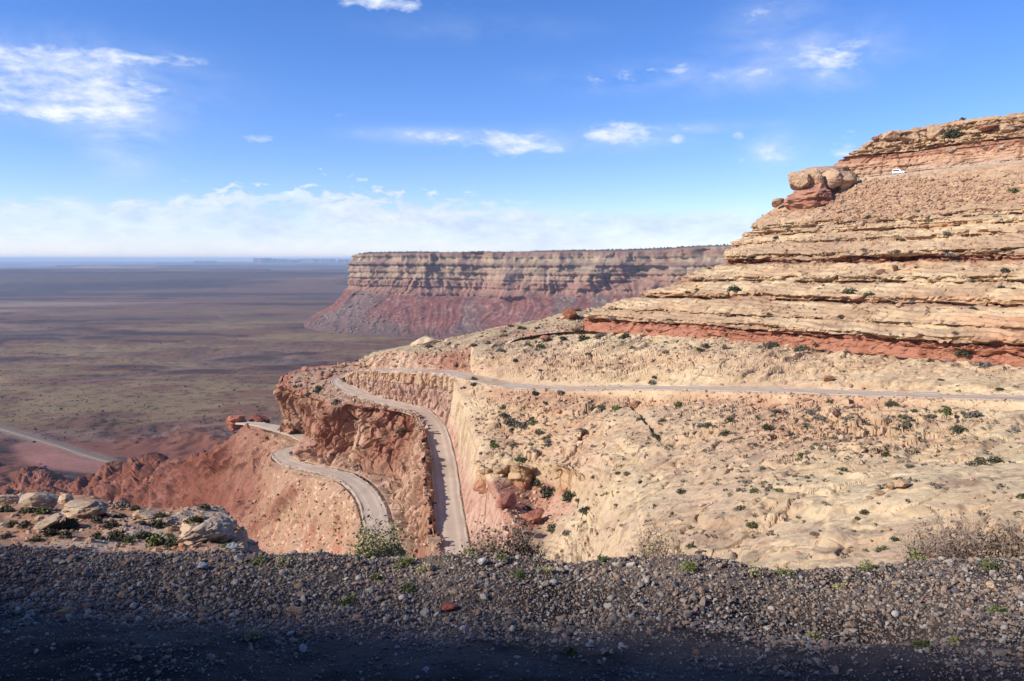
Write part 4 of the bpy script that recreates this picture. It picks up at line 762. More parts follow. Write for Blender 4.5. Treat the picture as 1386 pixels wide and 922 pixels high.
for px, py, w, h, l, sd, cc in [(606,817,26,16,'brick-red angular stone lying in the shaded gravel',100,C3(.32,.10,.07)),(398,825,28,15,'tan rounded stone in the dark gravel left of the middle',101,C3(.36,.24,.15)),
   (313,737,20,12,'big smooth grey stone on the crest of the gravel berm',102,C3(.26,.27,.29)),(90,825,26,15,'brownish stone in deep shade at the lower left',103,C3(.34,.22,.13)),(1343,790,18,11,'pale tan stone in the sunlit gravel at the right',104,C3(.46,.33,.22)),
   (820,818,13,10,'pale egg-shaped pebble larger than its neighbours, middle of the gravel',105,C3(.38,.34,.3)),(655,758,13,11,'pale pointed stone on the sunny berm crest',106,C3(.36,.35,.35)),(118,776,14,11,'round dark grey cobble on the shaded berm',107,C3(.2,.19,.19)),(797,872,14,9,'bluish flat pebble in the shade near the bottom',108,C3(.3,.34,.38)),(272,764,17,10,'light grey flat stone on the left part of the berm',109,C3(.3,.3,.32))]:
    boulder('stone', px, py, w, h, l, 'stone', seed=sd, colr=cc, mat=MR_GRAV, sub=3, sink=.25)

# ------------------------------------------------------------------ plants
def leaf_mat(name, c, c2):
    m = bpy.data.materials.new(name); m.use_nodes = True; t = m.node_tree; b = t.nodes['Principled BSDF']; b.inputs['Roughness'].default_value = .75; b.inputs['Specular IOR Level'].default_value = .2
    g = nd(t, 'ShaderNodeNewGeometry'); oi = nd(t, 'ShaderNodeObjectInfo'); no = nd(t, 'ShaderNodeTexNoise'); no.inputs['Scale'].default_value = 9
    t.links.new(g.outputs['Position'], no.inputs['Vector']); f = M('ADD', M('MULTIPLY', g.outputs['Random Per Island'], .6, tree=t), M('MULTIPLY', oi.outputs['Random'], .4, tree=t), tree=t)
    r = nd(t, 'ShaderNodeMixRGB'); t.links.new(f, r.inputs[0]); r.inputs[1].default_value = tuple(c)+(1,); r.inputs[2].default_value = tuple(c2)+(1,); t.links.new(r.outputs[0], b.inputs['Base Color']); return m
ML = {'green': leaf_mat('green_leaves', (.07,.085,.03), (.16,.165,.06)), 'olive': leaf_mat('olive_leaves', (.085,.078,.045), (.19,.165,.10)), 'sage': leaf_mat('sage_leaves', (.12,.10,.078), (.25,.21,.16)),
      'dark': leaf_mat('dark_leaves', (.05,.052,.028), (.11,.108,.06)), 'bright': leaf_mat('bright_leaves', (.11,.135,.035), (.22,.235,.08)), 'dry': leaf_mat('dry_twigs', (.16,.11,.075), (.34,.25,.17)), 'straw': leaf_mat('straw', (.30,.24,.12), (.48,.40,.22)),
      'yolive': leaf_mat('yellow_olive_leaves', (.25,.225,.11), (.48,.42,.24)), 'wood': leaf_mat('shrub_wood', (.10,.07,.05), (.17,.13,.10)), 'mauve': leaf_mat('mauve_twigs', (.17,.115,.09), (.33,.24,.19))}
def leaves(n, R, Hh, size, seed, clumps=14, flat=.0, shell=.5, aspect=.5):
    r = np.random.default_rng(seed); th = r.uniform(0, 6.28, clumps); ph = np.arccos(r.uniform(0, 1, clumps)); rad = r.uniform(shell, .85, clumps)
    cc = np.stack([np.sin(ph)*np.cos(th)*rad*R, np.sin(ph)*np.sin(th)*rad*R, np.cos(ph)*rad*Hh], 1); k = r.integers(0, clumps, n)
    p = cc[k]+r.normal(size=(n, 3))*np.array([R, R, Hh])*.17; p[:, 2] = np.abs(p[:, 2])
    a = r.normal(size=(n, 3)); a /= np.linalg.norm(a, axis=1, keepdims=True); b = np.cross(a, r.normal(size=(n, 3))); b /= np.linalg.norm(b, axis=1, keepdims=True)
    s = size*r.uniform(.6, 1.4, (n, 1)); V = np.stack([p-a*s, p-b*s*aspect, p+a*s, p+b*s*aspect], 1); F_ = np.arange(4*n).reshape(n, 4); return V.reshape(-1, 3), F_
def stems(n, R, Hh, thick, seed, curl=.25, branch=2, rise=1.0):
    r = np.random.default_rng(seed); Vs, Fs = [], []; o = 0
    def tube(p, rr):
        nonlocal o
        for i in range(len(p)):
            d = p[min(i+1, len(p)-1)]-p[max(i-1, 0)]; d = d/max(np.linalg.norm(d), 1e-6); e = np.cross(d, [.3, .5, .8]); e /= np.linalg.norm(e); f = np.cross(d, e)
            for j in range(3): Vs.append(p[i]+rr[i]*(e*math.cos(j*2.094)+f*math.sin(j*2.094)))
        for i in range(len(p)-1):
            for j in range(3): Fs.append([o+3*i+j, o+3*i+(j+1) % 3, o+3*i+3+(j+1) % 3, o+3*i+3+j])
        o += 3*len(p)
    for k in range(n):
        t = r.uniform(0, 6.28); e = r.uniform(.15, 1.0); end = np.array([math.cos(t)*R*e, math.sin(t)*R*e, Hh*rise*r.uniform(.55, 1)*(1.15-.5*e)]); m = 6
        s = np.linspace(0, 1, m)[:, None]; p = s*end+np.cumsum(r.normal(size=(m, 3)), 0)*curl*R*.16*s; tube(p, thick*np.linspace(1, .3, m))
        for b in range(branch):
            i = r.integers(1, m-1); q = p[i]; e2 = r.normal(size=3)*R*.22+np.array([0, 0, Hh*.16]); s2 = np.linspace(0, 1, 4)[:, None]; tube(q+s2*e2+r.normal(size=(4, 3))*R*.02*s2, thick*np.linspace(.5, .2, 4))
    return np.array(Vs), np.array(Fs)
def proto(kind, n, R, Hh, size, seed, **kw):
    V, F_ = leaves(n, R, Hh, size, seed, **kw); return mesh_np('shrub', V, F_, None, ML[kind], False, link=False)
SH_ = {}
for kd in ('green', 'olive', 'sage', 'dark', 'bright', 'dry'):
    SH_[kd] = [proto(kd, 620 if kd != 'dry' else 400, .5, .44 if kd != 'sage' else .36, .072, 900+i*7+len(kd), clumps=12+3*i) for i in range(4)]
    for me in SH_[kd]: me.name = kd+'_shrub'
def shrub(px, py, wpx, kd, label, group=None, hr=1.0, name='shrub'):
    q, d, nm = spot(px, py)
    if q is None or nm in ('upper_road', 'lower_road', 'valley_floor', 'valley_road', 'far_mesa', 'gravel_shoulder', 'embankment'): return None
    w = 1.18*wpx*q[1]/F_PX; o = bpy.data.objects.new(name, SH_[kd][random.randrange(4)]); COL.objects.link(o)
    o.location = (q-np.array([0, 0, .06*w])).tolist(); o.scale = (w, w*random.uniform(.8, 1.1), w*hr*random.uniform(.85, 1.15)); o.rotation_euler = (0, 0, random.uniform(0, 6.28)); tag(o, label, 'shrub', group); return o
# named shrubs one can point at
HS = [(834,553,15,'bright','bright green bush below the road, left of the dry gully'),(865,568,11,'green','green bush right of the dry gully'),(917,547,14,'green','green bush below the road among red rubble'),
 (897,570,12,'olive','olive bush on the slope right of the gully'),(792,693,18,'dark','round dark green shrub casting a shadow on bare slickrock'),(742,668,34,'dark','large dark shrub filling the shaded alcove'),(728,655,20,'olive','brown-green shrub inside the alcove mouth'),(770,672,26,'dark','dark shrub at the right end of the alcove'),
 (748,716,20,'olive','olive shrub at the lower end of the hollow'),(768,722,16,'sage','grey shrub beside the olive one below the hollow'),(712,690,16,'dark','dark shrub in the hollow between red boulders'),(690,572,22,'sage','grey brush patch left on the broken ground'),
 (706,576,18,'sage','grey brush on broken ground, near a dark crack'),(722,572,14,'green','small green bush in the grey brush patch'),(668,605,13,'bright','pale green tuft near the road-cut rim'),(703,622,16,'green','green bush above the orange bulge'),(742,598,16,'sage','grey shrub on a ledge above the orange bulge'),
 (1085,618,16,'green','green bush in the middle of the basin brush'),(1020,665,16,'green','dense green shrub in the lower basin'),(1054,664,12,'bright','bright green shrub right of the dense one in the lower basin'),(1000,664,10,'olive','olive shrub left of the dense one in the lower basin'),
 (1282,558,20,'green','green bush below the road toward the right'),(1318,562,22,'sage','grey-green brush right of the green roadside bush'),(1298,582,20,'dark','dark shrub below the roadside bushes at right'),(1208,549,18,'dark','dark shrub just under the road, right of centre'),(1225,575,18,'olive','olive shrub on the rubble under the road'),
 (1122,543,14,'dark','dark shrub at the road edge above a grey boulder'),(1326,628,26,'olive','long low olive shrub on the bare right slope'),(1345,625,22,'dark','dark low shrub right of the long olive one'),(1383,673,14,'dark','dark shrub at the right edge on bare rock'),(1017,711,16,'green','lone green shrub low in the basin'),
 (1170,694,16,'dark','dark shrub pair left of the pale rib'),(1160,703,11,'olive','small olive shrub under the dark pair'),(1210,731,14,'dark','dark shrub near the bottom of the pale rib'),(1195,745,18,'olive','olive shrub low on the rib near the gravel'),
 (1289,184,24,'dark','big dark bush on the rim beside the squarish block'),(1322,184,10,'dark','small bush on the rim right of the big dark bush'),(1370,259,16,'green','green bush on the rubble slope at the far right'),(1260,297,8,'bright','bright round bush on the hill below the rubble'),
 (1284,316,12,'sage','grey bush on the upper ledges of the hill'),(1212,343,15,'sage','grey bush on the lip of the red recess'),(1284,345,16,'sage','grey bush right of centre on the lip of the red recess'),(1357,366,14,'dark','dark bush on the pale ledge at right'),(1150,397,20,'olive','olive bush in front of the long dark crack'),
 (1175,400,14,'dark','dark bush on the long dark crack'),(991,393,18,'dark','dark bush on the lower ledge at the left of the hill'),(943,352,12,'dark','dark bush on the left skyline shoulder of the hill'),(858,390,16,'olive','olive bush at the low left end of the hill'),(945,395,12,'dark','small dark bush below the lower ledge at left'),
 (1087,474,22,'olive','large olive shrub at the foot of the red band'),(1303,480,22,'dark','dark shrub against the red band at right'),(1332,497,24,'sage','grey shrub on the sand under the red band'),(1047,470,18,'dark','dark shrub at the foot of the red band, left of the olive one'),
 (790,459,20,'dark','dark shrub below the left tip of the hill'),(812,455,18,'sage','grey shrub below the left tip of the hill'),(845,457,16,'dark','dark shrub at the red band near the left tip'),(680,551,10,'green','little green bush just below the road bend'),(757,531,14,'sage','grey shrub at the outer edge of the road'),
 (483,631,10,'dark','dark bush at the inner edge of the lower road'),(448,617,9,'dark','dark bush on the ledge between cliff and lower road'),(463,508,14,'olive','grey-green brush at the hairpin bend'),(430,528,16,'olive','olive brush on the promontory top'),(455,545,14,'olive','brush at the cliff edge of the promontory')]
for h in HS: shrub(h[0], h[1], h[2]*.92, h[3], h[4], hr=.9)
# shelf shrubs, large in view
SS = [(12,690,26,'dark','dark shrub at the left edge of the shelf'),(38,688,24,'olive','grey-green shrub in front of the domed boulder'),(55,690,26,'green','bright green shrub under the domed boulder'),(17,709,20,'dark','round dark shrub low at the left of the shelf'),(35,712,22,'olive','olive shrub beside the tilted slab'),
 (92,712,30,'dark','wide dark shrub below the wedge slab'),(66,723,26,'dark','dark shrub left of centre on the red soil'),(88,724,22,'olive','olive shrub right of the dark one on the red soil'),(48,730,22,'olive','faded shrub near the gravel at left'),(130,705,20,'olive','olive shrub right of the wedge slab'),
 (137,697,18,'dark','dark shrub at the right foot of the wedge slab'),(150,712,26,'dark','dark shrub in the middle of the shelf'),(160,697,18,'olive','grey-green shrub near the thin flat slab'),(165,685,24,'sage','grey shrub on the shelf skyline'),(182,688,18,'dark','dark shrub on the skyline left of the thin slab'),
 (131,726,20,'dark','small dark shrub on red soil near the middle'),(158,727,26,'dark','domed dark shrub near the gravel'),(174,731,18,'green','low green shrub right of the domed dark one'),(191,727,28,'dark','broad dark shrub right of centre near the gravel'),(213,735,34,'green','yellow-green shrub by the gravel edge'),
 (216,697,20,'dark','dark green shrub right of the thin flat slab'),(212,712,24,'dark','dark shrub left of the overhanging slab'),(232,712,22,'olive','grey shrub at the left foot of the overhanging slab'),(230,724,18,'bright','yellowish shrub below the overhanging slab'),(238,735,28,'dark','dark shrub near the gravel under the slab'),
 (262,702,24,'dark','dark shrub growing on the overhanging slab'),(276,687,16,'olive','small shrub on top of the overhanging slab'),(258,722,18,'olive','pale olive shrub under the overhanging slab'),(290,732,26,'bright','yellow-green shrub at the right end of the shelf'),(306,738,14,'green','small green shrub beside the smooth grey stone'),
 (188,707,18,'sage','grey shrub behind the broad dark one'),(8,725,22,'sage','brownish brush at the lower left edge')]
for h in SS: shrub(h[0], h[1]+2, h[2]*.85, h[3], h[4], hr=1.0)
# the many small ones: individuals in groups by ground and by kind
def scatter_shrubs(n, dens, seed, kinds, label, group, size, hr=.85):
    pt, xs, ys = region_pts(n, dens, seed); r = np.random.default_rng(seed)
    for i in range(len(xs)): shrub(xs[i], ys[i], r.uniform(*size), kinds[i % len(kinds)], label, group, hr)
sl_ = lambda i: i == I['slickrock']
scatter_shrubs(62, lambda x, y, i: (sl_(i) & (y > 545) & (y < 745))*np.clip(g2(x, y, 1130, 585, 190, 26)+.8*g2(x, y, 700, 590, 60, 30)+.10, 0, 1), 21, ['sage', 'olive', 'dark'], 'small grey-olive desert shrub on the slickrock basin below the upper road', 'small shrubs on the slickrock basin', (6, 15))
scatter_shrubs(34, lambda x, y, i: (sl_(i) & (y > 445) & (y < 535))*np.clip(g2(x, y, 950, 470, 330, 9)+.5*g2(x, y, 850, 505, 200, 14)+.12, 0, 1), 22, ['dark', 'olive', 'sage'], 'small dark shrub on the slickrock between the upper road and the red band', 'small shrubs above the upper road', (6, 12))
scatter_shrubs(44, lambda x, y, i: ((i == I['sandstone_hill']) & (y > 285))*.6, 23, ['olive', 'sage', 'dark'], 'small shrub on the ledges of the layered hill', 'small shrubs on the hill ledges', (4, 10))
scatter_shrubs(16, lambda x, y, i: ((i == I['sandstone_hill']) & (y < 190))*.8, 24, ['dark', 'olive'], 'small dark shrub on the top of the layered hill', 'small shrubs on the hill top', (4, 9))
scatter_shrubs(36, lambda x, y, i: (i == I['ridge'])*np.clip((y < 470)*.9+.1, 0, 1), 25, ['dark', 'olive', 'green'], 'small dark green shrub on the ridge behind the hairpin', 'small shrubs on the ridge', (5, 13))
scatter_shrubs(22, lambda x, y, i: (i == I['promontory_top'])*.8, 26, ['olive', 'sage'], 'small grey-green shrub on top of the red promontory', 'small shrubs on the promontory', (4, 9))
scatter_shrubs(24, lambda x, y, i: ((i == I['talus_slope']) & (x > 330))*.8, 27, ['green', 'olive'], 'little green shrub on the talus below the lower road', 'small shrubs on the talus', (3, 6))
# tufts along the road edges
def road_stones(fn, rng_, half, n, seed):
    r = np.random.default_rng(seed); p = np.array([fn(r.uniform(*rng_), (1 if r.uniform() < .5 else -1)*half*(.84+.28*abs(r.normal()*.6)), .1) for _ in range(n)])
    scatter_mesh('spilled_rock', p, r.lognormal(-1.9, .5, n).clip(.05, .5), mix(C3(.34,.21,.14)*np.ones(3), C3(.50,.37,.27), r.uniform(0, 1, n)), MR, 'small rocks spilled along the edges of the dirt road', 'rubble', seed=seed)
road_stones(R1, (.3, 26.5), 3.9, 1500, 31); road_stones(R2, (.5, 14), 3.7, 700, 32)
def verge(fn, rng_, off, n, kd, label, cat, sz):
    Vs, Fs, o = [], [], 0; r = np.random.default_rng(n)
    for i in range(n):
        q = fn(r.uniform(*rng_), off*r.uniform(.98, 1.25), -.05); s = r.uniform(*sz); V, F_ = leaves(26, .5*s, .45*s, .09*s, i, clumps=5); Vs.append(V+q); Fs.append(F_+o); o += len(V)
    ob = mesh_np('verge_scrub', np.concatenate(Vs), np.concatenate(Fs), None, ML[kd], False); tag(ob, label, cat, kind='stuff')
verge(R2, (.8, 7.5), 4.0, 150, 'olive', 'grey-green scrub lining the outer edge of the lower road', 'scrub', (.4, 1.1))
verge(R2, (1.0, 6.5), -4.2, 90, 'bright', 'yellow-green scrub along the inner edge of the lower road', 'scrub', (.3, .8))
verge(R1, (.2, 9), -4.4, 110, 'olive', 'scrub lining the uphill edge of the upper road', 'scrub', (.3, .9))
verge(R1, (.2, 9), 4.4, 110, 'sage', 'dull scrub lining the downhill edge of the upper road', 'scrub', (.3, .8))
verge(R1, (16, 26), -4.1, 120, 'olive', 'scrub along the outer edge of the road under the hairpin', 'scrub', (.3, .9))
def low_scrub(n, dens, seed, kd, label, sz):
    pt, xs, ys = region_pts(n, dens, seed); r = np.random.default_rng(seed); Vs, Fs, o = [], [], 0
    for i in range(len(pt)):
        s = r.uniform(*sz); V, F_ = leaves(40, .5*s, .35*s, .12*s, i, clumps=5); Vs.append(V+pt[i]); Fs.append(F_+o); o += len(V)
    tag(mesh_np('low_scrub', np.concatenate(Vs), np.concatenate(Fs), None, ML[kd], False), label, 'scrub', kind='stuff')
bd = lambda x, y: np.clip(g2(x, y, 1130, 580, 200, 30)+g2(x, y, 705, 585, 60, 35)+.7*g2(x, y, 950, 468, 330, 9)+.5*g2(x, y, 1050, 650, 60, 18)+.05, 0, 1)
low_scrub(900, lambda x, y, i: sl_(i)*bd(x, y), 41, 'sage', 'faded knee-high scrub spread over the slickrock', (.4, 1.3))
low_scrub(520, lambda x, y, i: sl_(i)*bd(x, y), 42, 'olive', 'olive knee-high scrub spread over the slickrock', (.4, 1.2))
low_scrub(300, lambda x, y, i: (i == I['ridge'])*(.15+.85*(y < 468))+(i == I['promontory_top'])*.5, 43, 'olive', 'low olive scrub over the ridge and promontory', (.4, 1.4))
low_scrub(520, lambda x, y, i: (i == I['sandstone_hill'])*(y > 285)*.6, 44, 'sage', 'low grey scrub on the debris between the ledges', (.4, 1.1))
low_scrub(330, lambda x, y, i: (i == I['rocky_shelf'])*.6, 45, 'olive', 'low dry scrub on the red soil of the shelf', (.06, .22))
# pinyon and juniper on the far mesa, too many to count
def far_wood():
    r = np.random.default_rng(8); n = 4200; k = np.where((FMtv > .35) & (FMtv < 2.02))[0]; i = r.choice(k, n); j = r.integers(0, FM.shape[1], n); p = FM[i, j]
    m = (fbm(p, 130, 3, 700) > -.25); p = p[m]; scatter_mesh('woodland', p, r.uniform(2.0, 4.2, len(p)), mix(C3(.028,.036,.020)*np.ones(3), C3(.055,.06,.03), r.uniform(0, 1, len(p))), MR_FAR, 'dark juniper woodland covering the top of the far mesa', 'woodland', sub=1, squash=1.0, sink=.0)
far_wood()
def plain_scrub():
    pt, xs, ys = region_pts(4500, lambda x, y, i: ((i == I['valley_floor']) & (y > 425) & (y < 600))*.7, 31); r = np.random.default_rng(5)
    scatter_mesh('plain_scrub', pt, r.uniform(.6, 1.7, len(pt))*(1+(r.uniform(0, 1, len(pt)) > .93)), np.ones((len(pt), 1))*C3(.04,.038,.026)[None], MR_FAR, 'dark scrub dotted over the valley plain', 'scrub', sub=1, squash=.7)
plain_scrub()

# ---- plants of the berm, close to the camera
def empty(name, loc, label, cat, group=None):
    o = bpy.data.objects.new(name, None); COL.objects.link(o); o.location = [float(v) for v in loc]; o.empty_display_size = .1; tag(o, label, cat, group); return o
def bush(name, px, Y, topy, wpx, label, leafk, nleaf, lsize, woodk, nst, seed, cat='bush', thick=.004, clumps=40, base_drop=None, rise=1.0, br=2):
    q = P(px, topy, Y); gz = shoulder_z(q[0], Y)-.03 if Y < 8 else q[2]-.8; nleaf = int(nleaf*2.6); lsize = lsize*1.45; Hh = max(q[2]-gz, .05); R = wpx/2*Y/F_PX
    e = empty(name, (q[0], Y, gz), label, cat)
    if nst: V, F_ = stems(nst, R, Hh, thick, seed, branch=br, rise=rise); mesh_np('branches', V, F_, None, ML[woodk], False, parent=e)
    if nleaf: V, F_ = leaves(nleaf, R, Hh*.95, lsize, seed+1, clumps=clumps, shell=.35); mesh_np('foliage', V, F_, None, ML[leafk], False, parent=e)
    return e
bush('bush', 516, 6.4, 701, 92, 'large rounded yellow-green bush at the berm edge in front of the lower road', 'yolive', 5200, .011, 'dry', 110, 1, thick=.0025)
bush('bush', 500, 6.1, 706, 60, 'twiggy grey-olive bush overlapping the large yellow-green bush', 'yolive', 2200, .010, 'dry', 90, 2, thick=.0022)
bush('dry_bush', 655, 6.0, 712, 90, 'pale dry twiggy brush beside the end of the wide road', 'dry', 2000, .010, 'mauve', 150, 3, thick=.0024)
bush('dry_bush', 702, 6.1, 708, 90, 'dark tangled dead brush right of the pale dry brush', 'mauve', 2600, .011, 'wood', 180, 4, thick=.003)
bush('dry_grass', 782, 5.5, 728, 44, 'straw-coloured grass tuft in the dip of the berm', 'straw', 0, .01, 'straw', 120, 5, cat='grass tuft', thick=.0014, br=0)
bush('dry_weeds', 885, 6.2, 693, 74, 'tall thin dry weeds with tiny leaves standing against the slickrock', 'dry', 1200, .008, 'dry', 110, 6, cat='weeds', thick=.0018)
bush('dry_weeds', 920, 6.0, 708, 60, 'lower denser dry weeds right of the tall thin ones', 'olive', 800, .008, 'dry', 70, 7, cat='weeds', thick=.0018)
bush('dry_bush', 1262, 6.2, 702, 90, 'sparse brownish bush on the berm at right', 'mauve', 2200, .009, 'mauve', 160, 8, thick=.002)
bush('dry_bush', 1315, 6.3, 690, 120, 'biggest mauve-brown bush on the berm at right', 'mauve', 4200, .011, 'mauve', 220, 9, thick=.0026)
bush('dry_bush', 1378, 6.1, 695, 90, 'reddish-brown bush cut by the right edge of the view', 'dry', 3000, .011, 'mauve', 160, 10, thick=.0025)
bush('green_bush', 1240, 5.5, 734, 40, 'low yellow-green bush at the foot of the brown bushes', 'bright', 700, .009, 'dry', 20, 12, thick=.002)
bush('dry_grass', 1010, 5.3, 742, 80, 'thin pale dry grass fringe where the berm dips', 'straw', 0, .01, 'straw', 150, 13, cat='grass tuft', thick=.0010, br=0)
bush('dry_grass', 1090, 5.3, 748, 90, 'thin dry grass fringe right of the dip in the berm', 'straw', 0, .01, 'straw', 130, 14, cat='grass tuft', thick=.0010, br=0)
WD = [(350,757,30,'leftmost green weed tuft on the berm crest'),(381,757,26,'green weed tuft just right of the leftmost one'),(505,748,18,'tiny weed under the yellow-green bush'),(548,757,34,'spreading green weed on the gravel right of the bush'),(573,766,24,'small weed right of the spreading one'),(548,792,30,'green weed in the gravel at the shadow edge'),
 (508,778,20,'faint weed in half shade'),(640,742,22,'green sprig by the dry brush'),(680,752,20,'pale sprig in front of the dead brush'),(700,775,26,'weed on the gravel below the dead brush'),(738,768,24,'olive weed right of the one below the dead brush'),(815,752,18,'sprig right of the straw tuft'),(933,761,28,'bright weed below the dry weeds'),
 (1022,774,32,'weed tuft at the dip of the berm'),(1060,772,24,'weed right of the dip of the berm'),(1172,766,26,'weed midway along the right part of the berm'),(1140,790,18,'small weed below the midway one'),(1342,765,34,'bright weed near the right end of the berm'),(1350,822,26,'weed halfway down the gravel at right'),(1105,858,30,'dim weed in the shade at right'),
 (1247,872,28,'dim weed low in the shade at right'),(470,812,30,'dark weed in the shade left of middle'),(340,858,30,'dark weed deep in the shade'),(770,880,24,'weed near the bottom middle in the shade'),(1290,860,20,'small weed among pebbles at lower right')]
for i, (px, py, w, l) in enumerate(WD):
    q, d, nm = spot(px, py+6, 3); 
    if q is None: continue
    e = empty('weed', q, l, 'weed'); R = w/2*q[1]/F_PX; V, F_ = leaves(320, R*1.25, R*.9, .0085, 50+i, clumps=9, shell=.3, aspect=.4); mesh_np('leaves', V, F_, None, ML[('bright', 'yolive', 'green')[i % 3]], False, parent=e)
    V, F_ = stems(14, R, R*.7, .0012, 90+i, branch=0); mesh_np('stems', V, F_, None, ML['green'], False, parent=e)

# ------------------------------------------------------------------ vehicles
MW = flat_mat('white_paint', (.80,.80,.79), .3, var=.03); MG = flat_mat('dark_glass', (.02,.025,.03), .08); MT = flat_mat('tyre', (.02,.02,.02), .9); MRm = flat_mat('wheel_rim', (.4,.4,.4), .35, .8)
MGr = flat_mat('grey_paint', (.16,.18,.18), .35, var=.05); MDk = flat_mat('dark_trim', (.03,.03,.03), .7); MLt = flat_mat('lamp_glass', (.6,.6,.55), .15); MRl = flat_mat('tail_lamp', (.4,.02,.02), .2)
def part(name, boxes, mat, parent, bev=.05):
    import bmesh
    bm = bmesh.new()
    for (x0, x1, y0, y1, z0, z1, tx0, tx1, ty) in boxes:      # box with the top drawn in by tx0, tx1 at the ends and ty at the sides
        vs = [bm.verts.new(v) for v in ((x0,y0,z0),(x1,y0,z0),(x1,y1,z0),(x0,y1,z0),(x0+tx0,y0+ty,z1),(x1-tx1,y0+ty,z1),(x1-tx1,y1-ty,z1),(x0+tx0,y1-ty,z1))]
        for f in ((3,2,1,0),(4,5,6,7),(0,1,5,4),(1,2,6,5),(2,3,7,6),(3,0,4,7)): bm.faces.new([vs[i] for i in f])
    if bev: bmesh.ops.bevel(bm, geom=bm.edges[:], offset=bev, segments=2, affect='EDGES')
    me = bpy.data.meshes.new(name); bm.to_mesh(me); bm.free(); me.materials.append(mat); o = bpy.data.objects.new(name, me); COL.objects.link(o); o.parent = parent; return o
def disc(name, x, y, z, r, w, mat, parent):
    import bmesh
    from mathutils import Matrix
    bm = bmesh.new(); bmesh.ops.create_cone(bm, cap_ends=True, segments=22, radius1=r, radius2=r, depth=w, matrix=Matrix.Translation((0,0,0))@Matrix.Rotation(math.pi/2, 4, 'X')); bmesh.ops.bevel(bm, geom=bm.edges[:], offset=r*.12, segments=2, affect='EDGES') if w > .1 else None
    me = bpy.data.meshes.new(name); bm.to_mesh(me); bm.free(); me.materials.append(mat); o = bpy.data.objects.new(name, me); COL.objects.link(o); o.parent = parent; o.location = (x, y, z); return o
def vehicle(name, loc, rz, label, cat, paint, tall=1.0, pickup=False):
    e = empty(name, loc, label, cat); e.rotation_euler = (0, 0, rz); e.scale = (.9, .9, .9)
    part('body', [(-2.3,2.3,-.92,.92,.42,1.05,.05,.12,.04),(.9,2.25,-.88,.88,1.0,1.18,.05,.25,.05)], paint, e, .07)
    c0, c1 = (-.7, 1.15) if pickup else (-2.25, 1.15); part('cabin', [(c0,c1,-.86,.86,1.0,1.85*tall,.12,.62,.12)], paint, e, .07)
    for s in (-1, 1): part('side_window', [(c0+.22,c1-.62,s*.83-.02,s*.83+.02,1.17,1.62*tall,.05,.28,0)], MG, e, 0).location = (0, -s*.015, 0)
    part('windscreen', [(c1-.52,c1-.30,-.68,.68,1.2,1.68*tall,-.02,.22,.08)], MG, e, 0); part('rear_window', [(c0-.01,c0+.1,-.62,.62,1.25,1.62*tall,.07,0,.04)], MG, e, 0)
    part('bumper', [(2.24,2.42,-.86,.86,.42,.66,0,.02,0)], MDk, e, .03); part('bumper', [(-2.42,-2.24,-.86,.86,.42,.66,0,0,0)], MDk, e, .03)
    for s in (-1, 1):
        part('headlight', [(2.2,2.33,s*.66-.16,s*.66+.16,.78,.95,0,.03,0)], MLt, e, .02); part('tail_light', [(-2.33,-2.26,s*.78-.08,s*.78+.08,.8,1.05,0,0,0)], MRl, e, .01); part('mirror', [(.72,.86,s*1.0-.09,s*1.0+.09,1.15,1.3,0,0,0)], MDk, e, .02)
        for x in (-1.42, 1.42): w = disc('wheel', x, s*.82, .37, .37, .24, MT, e); r2 = disc('rim', 0, s*.115, 0, .21, .04, MRm, w)
    if pickup: part('load_bed', [(-2.28,-.75,-.86,-.76,1.0,1.2,0,0,0),(-2.28,-.75,.76,.86,1.0,1.2,0,0,0),(-2.28,-2.18,-.76,.76,1.0,1.2,0,0,0)], paint, e, .02)
    return e
def hill_road(px):
    r = (px-W_PX/2)/F_PX; s = 103; a0, a1 = 20+.82*s, 270+.57*s; tau = (r*a1-a0)/(.575+.818*r); x, y = a0+.575*tau, a1-.818*tau; V = GR['sandstone_hill'][0]; k = np.argmin((V[:, 0]-x)**2+(V[:, 1]-y)**2+3*(V[:, 2]-31)**2); return np.array([x, y, V[k, 2]+.02])
vq = hill_road(1208); vehicle('white_suv', vq, math.atan2(-.818, .575)+.25, 'white boxy off-road vehicle on the high road below the rim', 'car', MW, 1.08)
vq2 = hill_road(1091)+np.array([0, 0, 0.0]); vehicle('white_car', vq2, math.atan2(-.818, .575), 'white car almost hidden behind the cap above the four rounded heads', 'car', MW, .95)
vv = XZ(54, 291*F_PX/(628-HOR), 0); q, d, nm = spot(54, 628); vehicle('grey_pickup', q+np.array([0, 0, .1]), .5, 'dark grey pickup parked on the red pull-out beside the valley road', 'pickup', MGr, 1.0, True)
q, d, nm = spot(61, 630); vehicle('grey_van', q+np.array([0, 0, .1]), .9, 'grey van parked right of the pickup on the valley pull-out', 'van', MGr, 1.25)

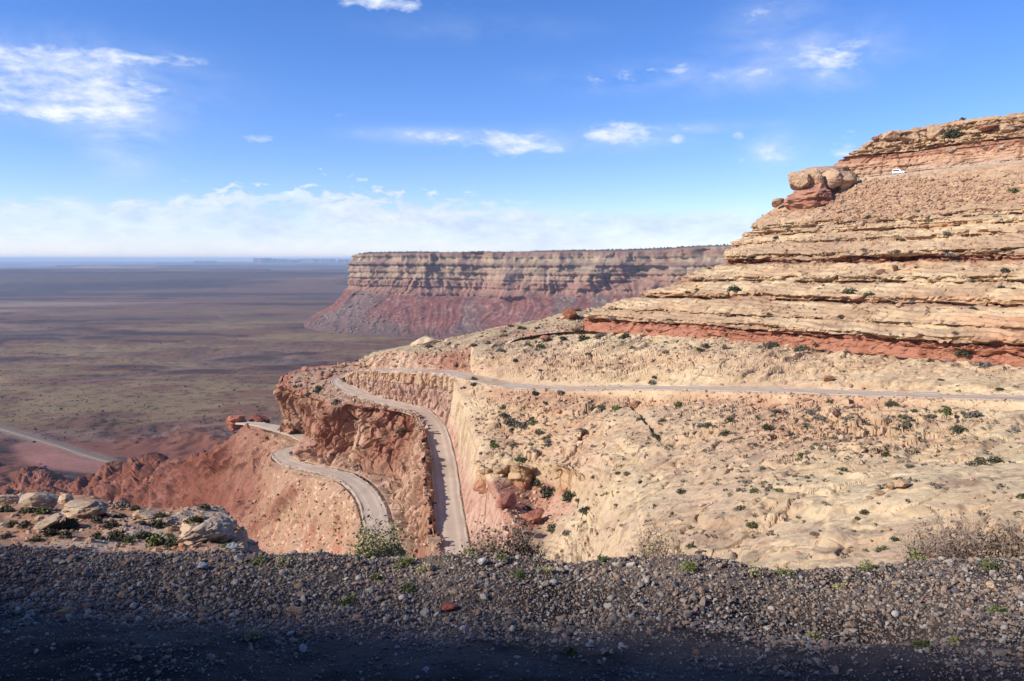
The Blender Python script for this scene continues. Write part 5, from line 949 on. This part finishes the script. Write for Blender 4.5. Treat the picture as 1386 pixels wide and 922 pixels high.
# ------------------------------------------------------------------ buttes on the horizon
def butte(px0, px1, topy, Y, label, seed, steps=1):
    r = np.random.default_rng(seed); n = 64; x0, x1 = P(px0, HOR, Y)[0], P(px1, HOR, Y)[0]; zt = -(topy-HOR)/F_PX*Y; w = (x1-x0)/2; cx = (x0+x1)/2; dpt = max(w*.5, 500); rows = []
    th = np.linspace(0, 2*math.pi, n+1); jag = 1+.10*r.normal(size=n+1); jag[-1] = jag[0]
    for f, h in ((.02, zt), (.82, zt), (.9, zt-8), (.93, zt*.45+Zf*.55), (1.15, zt*.18+Zf*.82), (1.5, Zf-10)):
        a = np.sign(np.cos(th))*np.abs(np.cos(th))**.6; b = np.sign(np.sin(th))*np.abs(np.sin(th))**.6; k = f if f < 1 else f
        e = w*f if f <= 1 else w+dpt*.5*(f-1); rows.append(np.stack([cx+a*e*jag, Y+b*(dpt*min(f, 1)+dpt*.4*max(f-1, 0))*jag, np.full(n+1, h)+(r.normal(size=n+1)*6 if f in (.82, .9) else 0)], 1))
    G = np.array(rows); i = np.arange(G.shape[0]*(n+1)).reshape(G.shape[0], n+1); F_ = np.stack([i[:-1, :-1], i[:-1, 1:], i[1:, 1:], i[1:, :-1]], -1).reshape(-1, 4)
    o = mesh_np('butte', G.reshape(-1, 3), F_[:, ::-1], np.ones((G.size//3, 3))*C3(.24,.12,.09), MR_FAR, False); tag(o, label, 'butte', kind=None); return o
butte(345,366,349.6,34000,'flat-topped butte, tallest on the hazy horizon',1); butte(371,386,350.8,35000,'narrow butte right of the tallest one on the horizon',2); butte(388,402,351.6,35000,'low notched butte in the middle of the horizon row',3)
butte(404,452,350.6,38000,'long faint mesa on the horizon beside the near cliff corner',4); butte(455,500,351.2,37000,'horizon mesa partly hidden by the big cliff corner',5); butte(266,290,353.2,36000,'small low butte left of the tallest one on the horizon',6)
butte(-80,250,355.6,46000,'very long low mesa along the left horizon',7); butte(296,330,354.6,40000,'faint low mesa between the small butte and the tallest one',8)

# ------------------------------------------------------------------ desert air
def haze():
    x, y0, y1, z0, z1 = 66000, -600, 66000, -420, 90
    V = np.array([(-x,y0,z0),(x,y0,z0),(x,y1,z0),(-x,y1,z0),(-x,y0,z1),(x,y0,z1),(x,y1,z1),(-x,y1,z1)], float); F_ = np.array([(3,2,1,0),(4,5,6,7),(0,1,5,4),(1,2,6,5),(2,3,7,6),(3,0,4,7)])
    m = bpy.data.materials.new('desert_air'); m.use_nodes = True; t = m.node_tree; t.nodes.clear(); v = nd(t, 'ShaderNodeVolumePrincipled'); v.inputs['Color'].default_value = (.58,.76,1,1); v.inputs['Density'].default_value = 3.5e-5; v.inputs['Anisotropy'].default_value = 0.0
    o_ = nd(t, 'ShaderNodeOutputMaterial'); t.links.new(v.outputs[0], o_.inputs['Volume']); o = mesh_np('haze', V, F_, None, m, False); o['kind'] = 'stuff'
haze()
